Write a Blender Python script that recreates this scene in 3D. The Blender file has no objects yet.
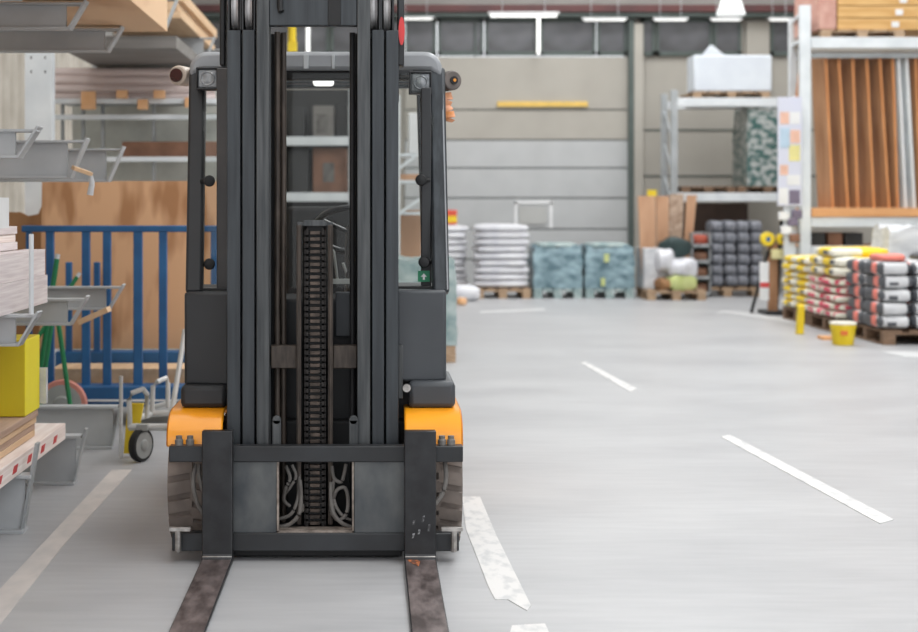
import bpy, bmesh, math, random
from mathutils import Vector, Matrix
C = bpy.context.scene.collection
R = math.radians
rnd = random.Random(7)

# ------------------------------------------------------------------ camera
cam_d = bpy.data.cameras.new('camera')
cam = bpy.data.objects.new('camera', cam_d); C.objects.link(cam)
cam.location = (0, 0, 1.36); cam.rotation_euler = (R(90), 0, 0)
cam_d.sensor_width = 36; cam_d.lens = 1500 / 918 * 36
cam_d.shift_x = 89 / 918; cam_d.shift_y = -111 / 918
cam_d.clip_start = .05; cam_d.clip_end = 200
cam_d.dof.use_dof = True; cam_d.dof.focus_distance = 5.75; cam_d.dof.aperture_fstop = 2.6
bpy.context.scene.camera = cam

# ------------------------------------------------------------------ light
S = bpy.context.scene
w = bpy.data.worlds.new('sky'); S.world = w; w.use_nodes = True
bg = w.node_tree.nodes['Background']; bg.inputs[0].default_value = (.94, .965, 1, 1); bg.inputs[1].default_value = 1.05
def area(name, loc, sx, sy, power, col=(1, 1, 1), rot=(0, 0, 0)):
    l = bpy.data.lights.new(name, 'AREA'); l.shape = 'RECTANGLE'; l.size = sx; l.size_y = sy
    l.energy = power; l.color = col
    o = bpy.data.objects.new(name, l); C.objects.link(o); o.location = loc; o.rotation_euler = rot
area('sky_fill_aisle', (3.4, 12, 7.6), 2.6, 24, 800, (.97, .99, 1))  # unseen area lamps added under a closed ceiling, in place of skylights
area('sky_fill_forklift', (-1.6, 4.5, 7.6), 2.6, 11, 120, (.97, .99, 1))
area('sky_fill_racks', (7.5, 14, 7.6), 2.2, 20, 420, (.97, .99, 1))
area('sky_fill_door_side', (1.5, 21.2, 7.6), 9, 1.6, 110, (.97, .99, 1))
vs = S.view_settings
vs.view_transform = 'Standard'; vs.look = 'None'; vs.exposure = .62; vs.gamma = 1; vs.use_curve_mapping = False

# ------------------------------------------------------------------ helpers
def X(x, Y): return (x - 370) / 1500 * Y
def Z(y, Y): return 1.36 - (y - 205) / 1500 * Y
def lin(c):
    return tuple(((v / 255) / 12.92 if v / 255 <= .04045 else ((v / 255 + .055) / 1.055) ** 2.4) for v in c)
def mat(name, rgb, rough=.6, metal=0, rgb2=None, scale=6, stretch=(1, 1, 1), bump=0, detail=4, lo=.35, hi=.7, emit=0, spec=.5, bscale=None, coat=0):
    m = bpy.data.materials.new(name); m.use_nodes = True
    nt = m.node_tree; b = nt.nodes['Principled BSDF']
    b.inputs['Roughness'].default_value = rough; b.inputs['Metallic'].default_value = metal
    b.inputs['Specular IOR Level'].default_value = spec
    b.inputs['Coat Weight'].default_value = coat
    c1 = lin(rgb); c2 = lin(rgb2) if rgb2 else tuple(v * .82 for v in c1)
    tc = nt.nodes.new('ShaderNodeTexCoord'); mp = nt.nodes.new('ShaderNodeMapping'); mp.inputs['Scale'].default_value = stretch
    nz = nt.nodes.new('ShaderNodeTexNoise'); nz.inputs['Scale'].default_value = scale; nz.inputs['Detail'].default_value = detail
    rp = nt.nodes.new('ShaderNodeValToRGB'); rp.color_ramp.elements[0].position = lo; rp.color_ramp.elements[1].position = hi
    rp.color_ramp.elements[0].color = (*c2, 1); rp.color_ramp.elements[1].color = (*c1, 1)
    L = nt.links.new
    L(tc.outputs['Object'], mp.inputs[0]); L(mp.outputs[0], nz.inputs[0]); L(nz.outputs[0], rp.inputs[0]); L(rp.outputs[0], b.inputs['Base Color'])
    if bump:
        bp = nt.nodes.new('ShaderNodeBump'); bp.inputs['Strength'].default_value = bump; bp.inputs['Distance'].default_value = .01
        if bscale:
            n2 = nt.nodes.new('ShaderNodeTexNoise'); n2.inputs['Scale'].default_value = bscale; L(mp.outputs[0], n2.inputs[0]); L(n2.outputs[0], bp.inputs['Height'])
        else: L(nz.outputs[0], bp.inputs['Height'])
        L(bp.outputs[0], b.inputs['Normal'])
    if emit:
        b.inputs['Emission Color'].default_value = (*c1, 1); b.inputs['Emission Strength'].default_value = emit
    return m

class MB:
    """collects shapes, then builds them as one mesh object"""
    def __init__(s): s.bm = bmesh.new()
    def _mi(s, fs, m):
        for f in fs: f.material_index = m
    def box(s, x0, x1, y0, y1, z0, z1, m=0):
        v = [s.bm.verts.new(p) for p in ((x0, y0, z0), (x1, y0, z0), (x1, y1, z0), (x0, y1, z0), (x0, y0, z1), (x1, y0, z1), (x1, y1, z1), (x0, y1, z1))]
        s._mi([s.bm.faces.new([v[i] for i in q]) for q in ((3, 2, 1, 0), (4, 5, 6, 7), (0, 1, 5, 4), (1, 2, 6, 5), (2, 3, 7, 6), (3, 0, 4, 7))], m)
        return s
    def prism(s, pts, a0, a1, axis='x', m=0):
        """pts: outline in the other two axes (x: y,z; y: x,z; z: x,y)"""
        f = {'x': lambda a, p: (a, p[0], p[1]), 'y': lambda a, p: (p[0], a, p[1]), 'z': lambda a, p: (p[0], p[1], a)}[axis]
        A = [s.bm.verts.new(f(a0, p)) for p in pts]; B = [s.bm.verts.new(f(a1, p)) for p in pts]
        n = len(pts); fs = [s.bm.faces.new(A), s.bm.faces.new(B[::-1])]
        for i in range(n): fs.append(s.bm.faces.new((A[i], B[i], B[(i + 1) % n], A[(i + 1) % n])))
        s._mi(fs, m); return s
    def tube(s, pts, r, seg=10, m=0, r2=None):
        pts = [Vector(p) for p in pts]; rings = []
        for i, p in enumerate(pts):
            d = (pts[min(i + 1, len(pts) - 1)] - pts[max(i - 1, 0)]).normalized()
            u = d.cross(Vector((0, 0, 1)) if abs(d.z) < .9 else Vector((1, 0, 0))).normalized(); v = d.cross(u)
            rr = r if r2 is None else r + (r2 - r) * i / (len(pts) - 1)
            rings.append([s.bm.verts.new(p + (u * math.cos(t) + v * math.sin(t)) * rr) for t in (2 * math.pi * k / seg for k in range(seg))])
        fs = [s.bm.faces.new(rings[0]), s.bm.faces.new(rings[-1][::-1])]
        for a, b in zip(rings, rings[1:]):
            for k in range(seg): fs.append(s.bm.faces.new((a[k], b[k], b[(k + 1) % seg], a[(k + 1) % seg])))
        s._mi(fs, m); return s
    def beam(s, p0, p1, w, d, m=0, side=(1, 0, 0)):
        """square bar from p0 to p1, w along side, d across"""
        p0, p1, u = Vector(p0), Vector(p1), Vector(side)
        t = (p1 - p0).normalized(); v = t.cross(u).normalized(); u = v.cross(t).normalized()
        A = [s.bm.verts.new(p0 + u * a * w / 2 + v * b * d / 2) for a, b in ((-1, -1), (1, -1), (1, 1), (-1, 1))]
        B = [s.bm.verts.new(p1 + u * a * w / 2 + v * b * d / 2) for a, b in ((-1, -1), (1, -1), (1, 1), (-1, 1))]
        fs = [s.bm.faces.new(A), s.bm.faces.new(B[::-1])]
        for i in range(4): fs.append(s.bm.faces.new((A[i], B[i], B[(i + 1) % 4], A[(i + 1) % 4])))
        s._mi(fs, m); return s
    def lathe(s, prof, c, axis='z', seg=24, m=0):
        """prof: (radius, height) pairs, closed with caps"""
        c = Vector(c); rings = []
        for r, h in prof:
            ring = []
            for k in range(seg):
                a = 2 * math.pi * k / seg; p, q = r * math.cos(a), r * math.sin(a)
                ring.append(s.bm.verts.new(c + Vector({'z': (p, q, h), 'x': (h, p, q), 'y': (p, h, q)}[axis])))
            rings.append(ring)
        fs = [s.bm.faces.new(rings[0]), s.bm.faces.new(rings[-1][::-1])]
        for a, b in zip(rings, rings[1:]):
            for k in range(seg): fs.append(s.bm.faces.new((a[k], b[k], b[(k + 1) % seg], a[(k + 1) % seg])))
        s._mi(fs, m); return s
    def pillow(s, c, dx, dy, dz, e=.3, seed=0, nu=20, nv=10, pick=None, wob=.03):
        """sack: superquadric with slight lumps; pick(x,y,z in -1..1) gives the material index"""
        if pick: nu, nv = 40, 14
        c = Vector(c); q = random.Random(seed); ph = [q.uniform(0, 6) for _ in range(4)]
        sp = lambda v, e: math.copysign(abs(v) ** e, v)
        rows = []
        for j in range(nv + 1):
            b = -math.pi / 2 + math.pi * j / nv; row = []
            for i in range(nu):
                a = 2 * math.pi * i / nu
                x = sp(math.cos(b), .5) * sp(math.cos(a), e); y = sp(math.cos(b), .5) * sp(math.sin(a), e); z = sp(math.sin(b), .6)
                k = 1 + wob * math.sin(3 * a + ph[0]) * math.cos(b) + wob * math.sin(5 * a + ph[1])
                zz = z * (1 + wob * 2 * math.sin(2 * a + ph[2]))
                row.append(((x * k, y * k, zz), s.bm.verts.new(c + Vector((x * k * dx / 2, y * k * dy / 2, zz * dz / 2)))))
                if j in (0, nv): break
            rows.append(row)
        def mk(vs):
            f = s.bm.faces.new([v[1] for v in vs])
            if pick:
                n = len(vs); f.material_index = pick(*(sum(v[0][t] for v in vs) / n for t in range(3)))
        for j in range(nv):
            A, B = rows[j], rows[j + 1]
            for i in range(nu):
                k = (i + 1) % nu
                if j == 0: mk((A[0], B[k], B[i]))
                elif j == nv - 1: mk((A[i], A[k], B[0]))
                else: mk((A[i], A[k], B[k], B[i]))
        return s
    def build(s, name, mats, parent=None, bevel=0, smooth=True, rot=None):
        bmesh.ops.recalc_face_normals(s.bm, faces=s.bm.faces)
        me = bpy.data.meshes.new(name)
        if parent is None:
            xs = [v.co for v in s.bm.verts]
            o0 = Vector(((min(v.x for v in xs) + max(v.x for v in xs)) / 2, (min(v.y for v in xs) + max(v.y for v in xs)) / 2, min(v.z for v in xs)))
        else: o0 = ORG[parent.name]
        bmesh.ops.translate(s.bm, verts=s.bm.verts, vec=-o0)
        s.bm.to_mesh(me); s.bm.free()
        for m in (mats if isinstance(mats, (list, tuple)) else [mats]): me.materials.append(m)
        if smooth:
            me.shade_smooth(); me.set_sharp_from_angle(angle=R(35))
        o = bpy.data.objects.new(name, me); C.objects.link(o)
        if parent is None: o.location = o0
        else: o.parent = parent
        ORG[o.name] = o0
        if bevel:
            b = o.modifiers.new('edge', 'BEVEL'); b.width = bevel; b.segments = 2; b.limit_method = 'ANGLE'; b.angle_limit = R(40)
        return o
ORG = {}
def tag(o, label=None, cat=None, group=None, kind=None):
    if label: o['label'] = label
    if cat: o['category'] = cat
    if group: o['group'] = group
    if kind: o['kind'] = kind
    return o
def thing(name, loc, label, cat, group=None, kind=None):
    o = bpy.data.objects.new(name, None); C.objects.link(o); o.location = loc; o.empty_display_size = .1
    ORG[o.name] = Vector(loc); return tag(o, label, cat, group, kind)
def copy_tree(o, loc=None, label=None, parent=None):
    c = o.copy(); C.objects.link(c)
    if parent: c.parent = parent
    if loc is not None: c.location = loc
    if label: c['label'] = label
    for ch in [k for k in KIDS.get(o.name, [])]: copy_tree(ch, parent=c)
    return c
KIDS = {}
def index_kids(root):
    KIDS[root.name] = [k for k in bpy.data.objects if k.parent == root]
    for k in KIDS[root.name]: index_kids(k)
ORD = ['lowest', 'second', 'third', 'fourth', 'fifth', 'sixth', 'seventh', 'eighth', 'ninth', 'tenth', 'eleventh', 'twelfth', 'thirteenth', 'fourteenth']

# ------------------------------------------------------------------ materials
M = {}
M['steel_dark'] = mat('dark_painted_steel', (60, 65, 69), .42, .15, (40, 44, 48), 3, (14, 14, .8), .05)
M['steel_worn'] = mat('worn_grey_steel', (84, 86, 87), .42, .25, (52, 55, 57), 4, (12, 12, .7), .08)
M['plate'] = mat('scuffed_plate_steel', (98, 100, 100), .4, .2, (62, 66, 70), 7, (1.4, 1, .8), .08, 5, .3, .68)
M['steel_black'] = mat('black_painted_steel', (48, 50, 53), .45, .1, (36, 37, 39), 5)
M['black'] = mat('black_rubber', (24, 24, 26), .6, 0, (16, 16, 17), 8)
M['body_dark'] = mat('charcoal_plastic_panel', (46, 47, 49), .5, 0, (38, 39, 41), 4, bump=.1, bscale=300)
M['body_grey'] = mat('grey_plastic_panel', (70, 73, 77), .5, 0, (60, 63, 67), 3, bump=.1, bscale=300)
M['yellow'] = mat('orange_yellow_paint', (252, 166, 30), .3, 0, (243, 155, 24), 4, coat=.3)
M['roof_grey'] = mat('grey_roof_plastic', (158, 160, 163), .35, 0, (140, 142, 145), 5)
M['fork'] = mat('worn_fork_steel', (134, 122, 120), .4, .35, (72, 62, 60), 9, (3, 1, 3), .15, 6)
M['fork_shank'] = mat('black_fork_shank', (50, 51, 53), .38, .3, (36, 36, 38), 7, (2, 2, 2), .08)
M['silver'] = mat('bright_bare_metal', (200, 196, 192), .3, .8, (150, 146, 142), 30)
M['grime'] = mat('greasy_brown_steel', (86, 76, 68), .5, .3, (52, 45, 40), 14, (3, 3, .6), .2)
M['chain'] = mat('greasy_chain_links', (92, 80, 72), .42, .5, (50, 43, 38), 25)
M['chain_dark'] = mat('dark_chain_plates', (46, 42, 40), .5, .4, (34, 30, 28), 20)
M['tyre'] = mat('dusty_tyre_rubber', (140, 128, 120), .85, 0, (106, 97, 91), 7, bump=.3)
M['hose'] = mat('dusty_hydraulic_hose', (120, 116, 112), .6, 0, (84, 80, 76), 12)
M['lens'] = mat('clear_lamp_lens', (170, 172, 174), .15, 0, (120, 124, 128), 30, bump=.3)
M['red'] = mat('red_reflector', (226, 62, 60), .3, 0, (210, 50, 50), 5)
M['cream'] = mat('cream_plastic_lamp', (200, 186, 172), .45, 0, (176, 160, 146), 10)
M['darkred'] = mat('dark_red_lens', (70, 20, 18), .2, 0, (50, 12, 10), 5)
M['taupe'] = mat('taupe_plastic_lamp', (120, 110, 104), .5, 0, (90, 82, 78), 12)
M['amber'] = mat('amber_lens', (216, 140, 40), .2, 0, (190, 110, 30), 8)
M['cloth_orange'] = mat('peach_cloth', (232, 176, 150), .9, 0, (214, 140, 84), 9, (1, 1, 4))
M['green_sticker'] = mat('green_sticker', (30, 140, 96), .5, 0, (26, 128, 88), 5)
M['white'] = mat('white_paint', (232, 232, 232), .5, 0, (220, 220, 220), 5)
M['rack_white'] = mat('pale_grey_rack_paint', (224, 228, 230), .45, 0, (208, 213, 216), 4)
M['rack_grey'] = mat('grey_galvanised_rack', (176, 180, 182), .45, .1, (150, 154, 156), 4)
M['arm'] = mat('grey_cantilever_arm', (190, 193, 195), .45, .05, (168, 171, 174), 3)
M['blue'] = mat('blue_trolley_paint', (40, 98, 148), .5, 0, (30, 80, 126), 5)
M['ply'] = mat('plywood_face', (208, 162, 122), .6, 0, (164, 116, 76), 3.2, (1.7, 1, .5), 0, 2.5, .36, .5)
M['ply_brown'] = mat('brown_board', (160, 118, 78), .6, 0, (136, 96, 60), 3, (2, 1, .6))
M['pine'] = mat('pale_pine', (228, 196, 160), .6, 0, (212, 176, 138), 5, (4, .4, 4))
M['pine_knot'] = mat('knotty_pale_wood', (226, 190, 152), .6, 0, (196, 152, 112), 1.6, (1.5, .6, 3), 0, 3, .3, .5)
M['lumber'] = mat('pinkish_lumber', (248, 238, 232), .7, 0, (226, 208, 200), 6, (4, .3, 22), 0, 3)
M['lumber_dark'] = mat('brown_lumber', (196, 166, 146), .7, 0, (176, 146, 126), 6, (4, .3, 18))  # browner tone, taken by every other pine board
M['lumber_side'] = mat('lumber_wrap_side', (238, 230, 228), .6, 0, (212, 200, 200), 7, (1, .4, 14))
M['redmark'] = mat('red_print', (206, 70, 70), .6, 0, (190, 60, 60), 5)
M['yellow_lit'] = mat('yellow_board_lit_side', (250, 234, 20), .5, 0, (246, 228, 14), 5)
M['yellow_shaded'] = mat('yellow_board_shaded', (206, 184, 10), .5, 0, (200, 176, 8), 5)
M['greenpole'] = mat('green_handle', (22, 128, 78), .4, 0, (16, 110, 66), 5)
M['pinkrubber'] = mat('pink_rubber_tyre', (206, 140, 126), .7, 0, (190, 122, 110), 9)
M['hub'] = mat('grey_wheel_hub', (170, 172, 170), .5, .1, (150, 152, 150), 5)
M['galv'] = mat('galvanised_tube', (208, 208, 206), .35, .1, (184, 184, 182), 9)
M['yellow_plain'] = mat('yellow_plastic', (236, 206, 40), .45, 0, (222, 190, 24), 6)
M['orange_wood'] = mat('orange_wood_block', (240, 194, 150), .6, 0, (226, 170, 118), 7)
M['pipe'] = mat('pink_grey_pipe', (228, 214, 210), .4, 0, (206, 188, 184), 5, (.3, 4, 4))
M['grey_sheet'] = mat('grey_sheet_pack', (134, 130, 126), .6, 0, (116, 112, 108), 4, (.4, 2, 6))
M['door'] = mat('grey_sectional_door', (180, 180, 177), .5, 0, (172, 171, 167), 2)
M['door_low'] = mat('grey_lower_door', (184, 185, 185), .5, 0, (176, 177, 177), 2)
M['wallbeige'] = mat('beige_wall_panel', (172, 167, 158), .7, 0, (164, 159, 150), 1.5)
M['wallleft'] = mat('beige_corrugated_cladding', (214, 207, 196), .7, 0, (186, 178, 166), 2)
M['frame_dark'] = mat('dark_green_grey_frame', (84, 94, 90), .5, 0, (74, 84, 80), 4)
M['pane'] = mat('grey_window_glass', (112, 112, 116), .2, 0, (62, 61, 62), 1.1, (1, 1, 1.6), 0, 2, .35, .65)
M['beamred'] = mat('dark_red_steel_beam', (88, 44, 42), .5, 0, (72, 36, 36), 3)
M['ceil'] = mat('pale_ceiling', (200, 200, 200), .8, 0, (190, 190, 190), 2)
M['lampwhite'] = mat('lamp_shade_lit', (236, 240, 240), .4, emit=.35)
M['tube_lit'] = mat('lit_tube_and_reflection', (255, 255, 252), .4, emit=.7)  # lamp tubes, and the glow that imitates window reflections
M['sack'] = mat('white_plastic_sack', (226, 226, 228), .4, 0, (206, 206, 212), 6, bump=.4)
M['wrap_teal'] = mat('teal_stretch_wrap', (156, 182, 190), .25, 0, (84, 112, 122), 3.2, (1.5, 1.5, 2.4), .5, 5)
M['wrap_teal_l'] = mat('pale_teal_stretch_wrap', (182, 194, 192), .25, 0, (120, 144, 144), 4, (1.5, 1.5, 2), .5, 5)
M['wrap_clear'] = mat('clear_stretch_wrap', (222, 223, 225), .25, 0, (190, 192, 196), 5, (1, 1, 3), .5, 4)
M['wrap_mix'] = mat('dark_green_wrapped_goods', (168, 172, 170), .3, 0, (56, 92, 88), 9, (1, 1, 1.4), .3, 3, .42, .58)
M['pallet'] = mat('pallet_wood', (190, 164, 136), .8, 0, (156, 128, 102), 8, (1, 3, 6))
M['pallet_dark'] = mat('weathered_pallet_wood', (140, 112, 90), .8, 0, (104, 82, 64), 8, (1, 3, 6))
M['charcoal'] = mat('charcoal_sack', (150, 152, 160), .4, 0, (80, 82, 90), 9, (5, 1, 1), bump=.5)
M['sack_grey'] = mat('pale_grey_sack', (212, 212, 212), .5, 0, (196, 196, 198), 6, bump=.2)
M['sack_black'] = mat('black_sack_band', (92, 94, 99), .5, 0, (76, 78, 83), 6)
M['sack_pink'] = mat('pink_red_sack_print', (226, 84, 110), .5, 0, (214, 70, 98), 6)
M['sack_coral'] = mat('coral_sack_print', (240, 140, 124), .5, 0, (230, 126, 112), 6)
M['sack_yellow'] = mat('yellow_sack_print', (246, 214, 40), .45, 0, (236, 200, 30), 6)
M['sack_cream'] = mat('cream_sack', (236, 232, 216), .5, 0, (220, 216, 200), 6, bump=.2)
M['brown_panel'] = mat('brown_board_face', (186, 142, 106), .5, 0, (158, 112, 78), 4, (3, 3, .4))
M['brown_edge'] = mat('light_board_edge', (214, 150, 98), .5, 0, (196, 130, 80), 4, (3, 3, .4))
M['orange_shelf'] = mat('orange_wood_shelf', (228, 172, 118), .6, 0, (210, 150, 98), 4, (.6, 2, 3))
M['box_wood'] = mat('honey_wood_boards', (222, 182, 122), .6, 0, (200, 154, 92), 5, (.5, 2, 5))
M['pink_wrap'] = mat('pinkish_wrapped_end', (206, 164, 150), .5, 0, (188, 140, 126), 8, bump=.3)
M['cardboard'] = mat('cardboard', (206, 164, 132), .8, 0, (190, 146, 114), 4, (2, 2, .5))
M['cardboard_mot'] = mat('mottled_cardboard', (202, 178, 158), .8, 0, (160, 134, 114), 14)
M['darkgood'] = mat('dark_boxed_goods', (48, 48, 48), .5, 0, (34, 34, 34), 5)
M['brownbox'] = mat('brown_box', (140, 100, 78), .6, 0, (112, 78, 58), 5)
M['limegreen'] = mat('lime_green_sack', (206, 212, 150), .5, 0, (184, 194, 120), 6, bump=.3)
M['darkgreen'] = mat('dark_green_cover', (46, 66, 66), .5, 0, (36, 52, 52), 6)
M['line'] = mat('white_floor_line', (208, 206, 204), .55, 0, (186, 186, 186), 9, (2, 1, 1), 0, 6, .36, .52)
M['line_faint'] = mat('faint_floor_line', (202, 202, 202), .5, 0, (190, 190, 190), 6)
M['line_pink'] = mat('faded_floor_line', (202, 195, 190), .55, 0, (184, 180, 177), 5, (2, 1, 1), 0, 6, .3, .62)
M['poster'] = mat('pale_sign_board', (206, 208, 220), .5, 0, (206, 208, 224), 5)
M['pastel_orange'] = mat('pastel_orange_print', (236, 190, 168), .5); M['pastel_blue'] = mat('pastel_blue_print', (184, 206, 224), .5)
M['pastel_yellow'] = mat('pastel_yellow_print', (232, 222, 150), .5); M['purple'] = mat('grey_purple_print', (120, 110, 130), .5)

def glass_mat():
    m = bpy.data.materials.new('cab_glass'); m.use_nodes = True; nt = m.node_tree; nt.nodes.clear()
    o = nt.nodes.new('ShaderNodeOutputMaterial'); t = nt.nodes.new('ShaderNodeBsdfTransparent'); g = nt.nodes.new('ShaderNodeBsdfGlossy'); x = nt.nodes.new('ShaderNodeMixShader')
    t.inputs[0].default_value = (.88, .89, .88, 1); g.inputs['Roughness'].default_value = .05; x.inputs[0].default_value = .012
    nt.links.new(t.outputs[0], x.inputs[1]); nt.links.new(g.outputs[0], x.inputs[2]); nt.links.new(x.outputs[0], o.inputs[0]); return m
M['glass'] = glass_mat()

def floor_mat():
    m = bpy.data.materials.new('polished_concrete'); m.use_nodes = True; nt = m.node_tree; b = nt.nodes['Principled BSDF']; L = nt.links.new
    tc = nt.nodes.new('ShaderNodeTexCoord')
    def noise(sc, st, det=4):
        mp = nt.nodes.new('ShaderNodeMapping'); mp.inputs['Scale'].default_value = st; L(tc.outputs['Object'], mp.inputs[0])
        n = nt.nodes.new('ShaderNodeTexNoise'); n.inputs['Scale'].default_value = sc; n.inputs['Detail'].default_value = det; L(mp.outputs[0], n.inputs[0]); return n
    n1 = noise(1.1, (.7, 1.6, 1)); n2 = noise(9, (.35, 2.2, 1), 6)
    mx = nt.nodes.new('ShaderNodeMix'); mx.data_type = 'FLOAT'; mx.inputs[0].default_value = .45; L(n1.outputs[0], mx.inputs[2]); L(n2.outputs[0], mx.inputs[3])
    rp = nt.nodes.new('ShaderNodeValToRGB'); e = rp.color_ramp.elements
    e[0].position = .34; e[0].color = (*lin((158, 158, 160)), 1); e[1].position = .66; e[1].color = (*lin((176, 176, 177)), 1)
    L(mx.outputs[0], rp.inputs[0]); L(rp.outputs[0], b.inputs['Base Color'])
    rr = nt.nodes.new('ShaderNodeMapRange'); rr.inputs[3].default_value = .32; rr.inputs[4].default_value = .5; L(mx.outputs[0], rr.inputs[0]); L(rr.outputs[0], b.inputs['Roughness'])
    b.inputs['Specular IOR Level'].default_value = .35
    return m
M['floor'] = floor_mat()

# ------------------------------------------------------------------ the hall
WB = 24.5
def struct(o): o['kind'] = 'structure'; return o
struct(MB().box(-4.4, 13.2, -4, WB + .3, -.2, 0).build('floor', M['floor'], smooth=False))
struct(MB().box(-4.4, 13.2, -2, WB + .3, 8, 8.2).build('ceiling', M['ceil'], smooth=False))
wl = MB()
pts = []
y = -2.0
while y < WB:
    pts += [(-4.2, y), (-4.2, y + .14), (-4.12, y + .2), (-4.12, y + .34)]; y += .4
pts = [(p[0], p[1]) for p in pts] + [(-4.4, WB), (-4.4, -2)]
wl.prism(pts, 0, 8, 'z')
struct(wl.build('wall_left', M['wallleft'], smooth=False))
struct(MB().box(13, 13.2, -2, WB, 0, 8).build('wall_right', M['wallbeige'], smooth=False))
# back wall with the opening of the sectional door
dx0, dx1 = X(405, WB), X(627, WB); zt = Z(20, WB)
bw = MB()
bw.box(-4.2, dx0, WB, WB + .3, 0, 8); bw.box(dx1, 13, WB, WB + .3, 0, 8); bw.box(dx0, dx1, WB, WB + .3, zt, 8)
struct(bw.build('wall_back', M['wallbeige'], smooth=False))
# joints of the wall cladding as slim trims
z1s = Z(57, WB)
t = MB()
for zz in (Z(130, WB), Z(176, WB)): t.box(dx1 + .25, 13, WB - .012, WB, zz - .012, zz + .012)
struct(t.build('trim_1', M['frame_dark'], smooth=False))
# sectional door: panels with grooves between
door = MB()
edges = [0, Z(259, WB), Z(229, WB), Z(198, WB), Z(168, WB), Z(140, WB), Z(110, WB), Z(57, WB)]
for i in range(len(edges) - 1):
    door.box(dx0, dx1, WB - .06, WB + .02, edges[i] + .012, edges[i + 1] - .012, 0 if i < 5 else 1)
door.box(dx0, dx1, WB - .03, WB + .02, 0, Z(57, WB), 2)
do = struct(door.build('door_1', [M['door_low'], M['wallbeige'], M['frame_dark']], smooth=False))
MB().box(X(497, WB), X(587, WB), WB - .1, WB - .06, Z(107, WB), Z(102, WB)).build('yellow_stripe', mat('yellow_rail', (226, 188, 96), .5), do)
ww = MB()
for a, b in ((514, 517), (549, 552)): ww.box(X(a, WB), X(b, WB), WB - .075, WB - .06, Z(228, WB), Z(202, WB))
ww.box(X(514, WB), X(552, WB), WB - .075, WB - .06, Z(204, WB), Z(201, WB)); ww.build('wicket_frame', M['white'], do)
MB().box(X(519, WB), X(546, WB), WB - .085, WB - .075, Z(224, WB), Z(207, WB)).build('notice_sheet', M['door'], do)
# windows: strip in the door and over the wall beside it
wins = [(405, 437), (437, 484), (484, 539), (539, 596), (596, 627)]
for i, (a, b) in enumerate(wins + [(640, 655), (655, 712), (712, 741), (769, 800), (190, 250), (250, 330), (330, 404)]):
    inn = i >= len(wins)
    yb = WB - .07 if inn else WB - .06
    r = thing('window_%d' % (i + 1), (X((a + b) / 2, WB), yb, Z(56, WB)), None, None, kind='structure')
    f = MB(); x0, x1 = X(a, WB) + .01, X(b, WB) - .01; zb, zq = Z(56, WB), Z(19, WB)
    f.box(x0, x1, yb, yb + .07, zb, zb + .07); f.box(x0, x1, yb, yb + .07, zq - .06, zq); f.box(x0, x0 + .05, yb, yb + .07, zb, zq); f.box(x1 - .05, x1, yb, yb + .07, zb, zq)
    f.build('window_frame', M['frame_dark'], r, smooth=False)
    MB().box(x0 + .05, x1 - .05, yb + .03, yb + .04, zb + .07, zq - .06).build('pane', M['pane'], r, smooth=False)
# door jamb post and pale column
struct(MB().box(X(627, WB), X(632, WB), WB - .2, WB, 0, zt).build('trim_2', M['frame_dark'], smooth=False))
struct(MB().box(X(632, WB), X(641, WB), WB - .22, WB, 0, 4.3).build('trim_3', M['wallbeige'], bevel=.01))
struct(MB().box(X(745, WB), X(768, WB), WB - .1, WB, 0, 4.35).build('trim_4', M['wallbeige'], smooth=False))
struct(MB().box(X(474, WB) - .0, X(476, WB), WB - .075, WB - .06, Z(57, WB), zt).build('trim_5', M['frame_dark'], smooth=False))
struct(MB().box(-4.1, 13, WB - .35, WB - .08, Z(12, WB - .3), Z(5, WB - .3)).build('trim_6', M['beamred'], smooth=False))
struct(MB().box(-4.1, 13, WB - .3, WB - .08, Z(5, WB - .3) + .003, 5.3).build('trim_7', M['grey_sheet'], smooth=False))
struct(MB().box(-4.1, 13, WB - .3, WB - .02, Z(19, WB) + .005, Z(12, WB - .3) - .005).build('trim_8', M['frame_dark'], smooth=False))

# painted floor lines (quads on the floor, clear of it by a hair)
def fline(name, label, pts, m, group=None, notch=0):
    bmm = MB(); P = []
    for x, y in pts:
        Y = 2040 / (y - 205); P.append((X(x, Y), Y))
    bmm.prism(P, .0, .0025, 'z')
    return tag(bmm.build(name, m, smooth=False), label, 'floor line', group)
fline('floor_line', 'worn broad white line on the floor running forward from the yellow-fendered wheel', [(462, 497), (480, 497), (496, 535), (531, 606), (527, 611), (508, 600), (495, 600), (488, 586), (478, 560), (466, 530)], M['line'])
fline('floor_line', 'short broken white line remnant just past the worn line end', [(512, 626), (545, 624), (552, 640), (508, 640)], M['line'])
fline('floor_line', 'long white dash on the open concrete floor, the closer dash', [(721, 437), (730, 435), (894, 520), (880, 524)], M['line'])
fline('floor_line', 'short white dash on the floor farther along towards the door', [(581, 363), (586, 362), (637, 389), (630, 392)], M['line'])
fline('floor_line', 'thin curved white line on the floor before the sack pallets', [(715, 314), (722, 310.5), (745, 312), (790, 319), (800, 324), (780, 321.5), (740, 315), (724, 313)], M['line_faint'])
fline('floor_line', 'faded pinkish line along the cantilever rack feet', [(112, 470), (132, 470), (64, 545), (-20, 650), (-60, 650), (-8, 598)], M['line_pink'])
fline('floor_line', 'thin white mark on the far floor in front of the white sacks', [(480, 311), (545, 308), (545, 310), (480, 313)], M['line_faint'])
fline('floor_line', 'faint white streak on the floor at the foot of the lumber pallets', [(880, 351), (918, 352), (930, 358), (905, 357)], M['line_faint'])

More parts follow.
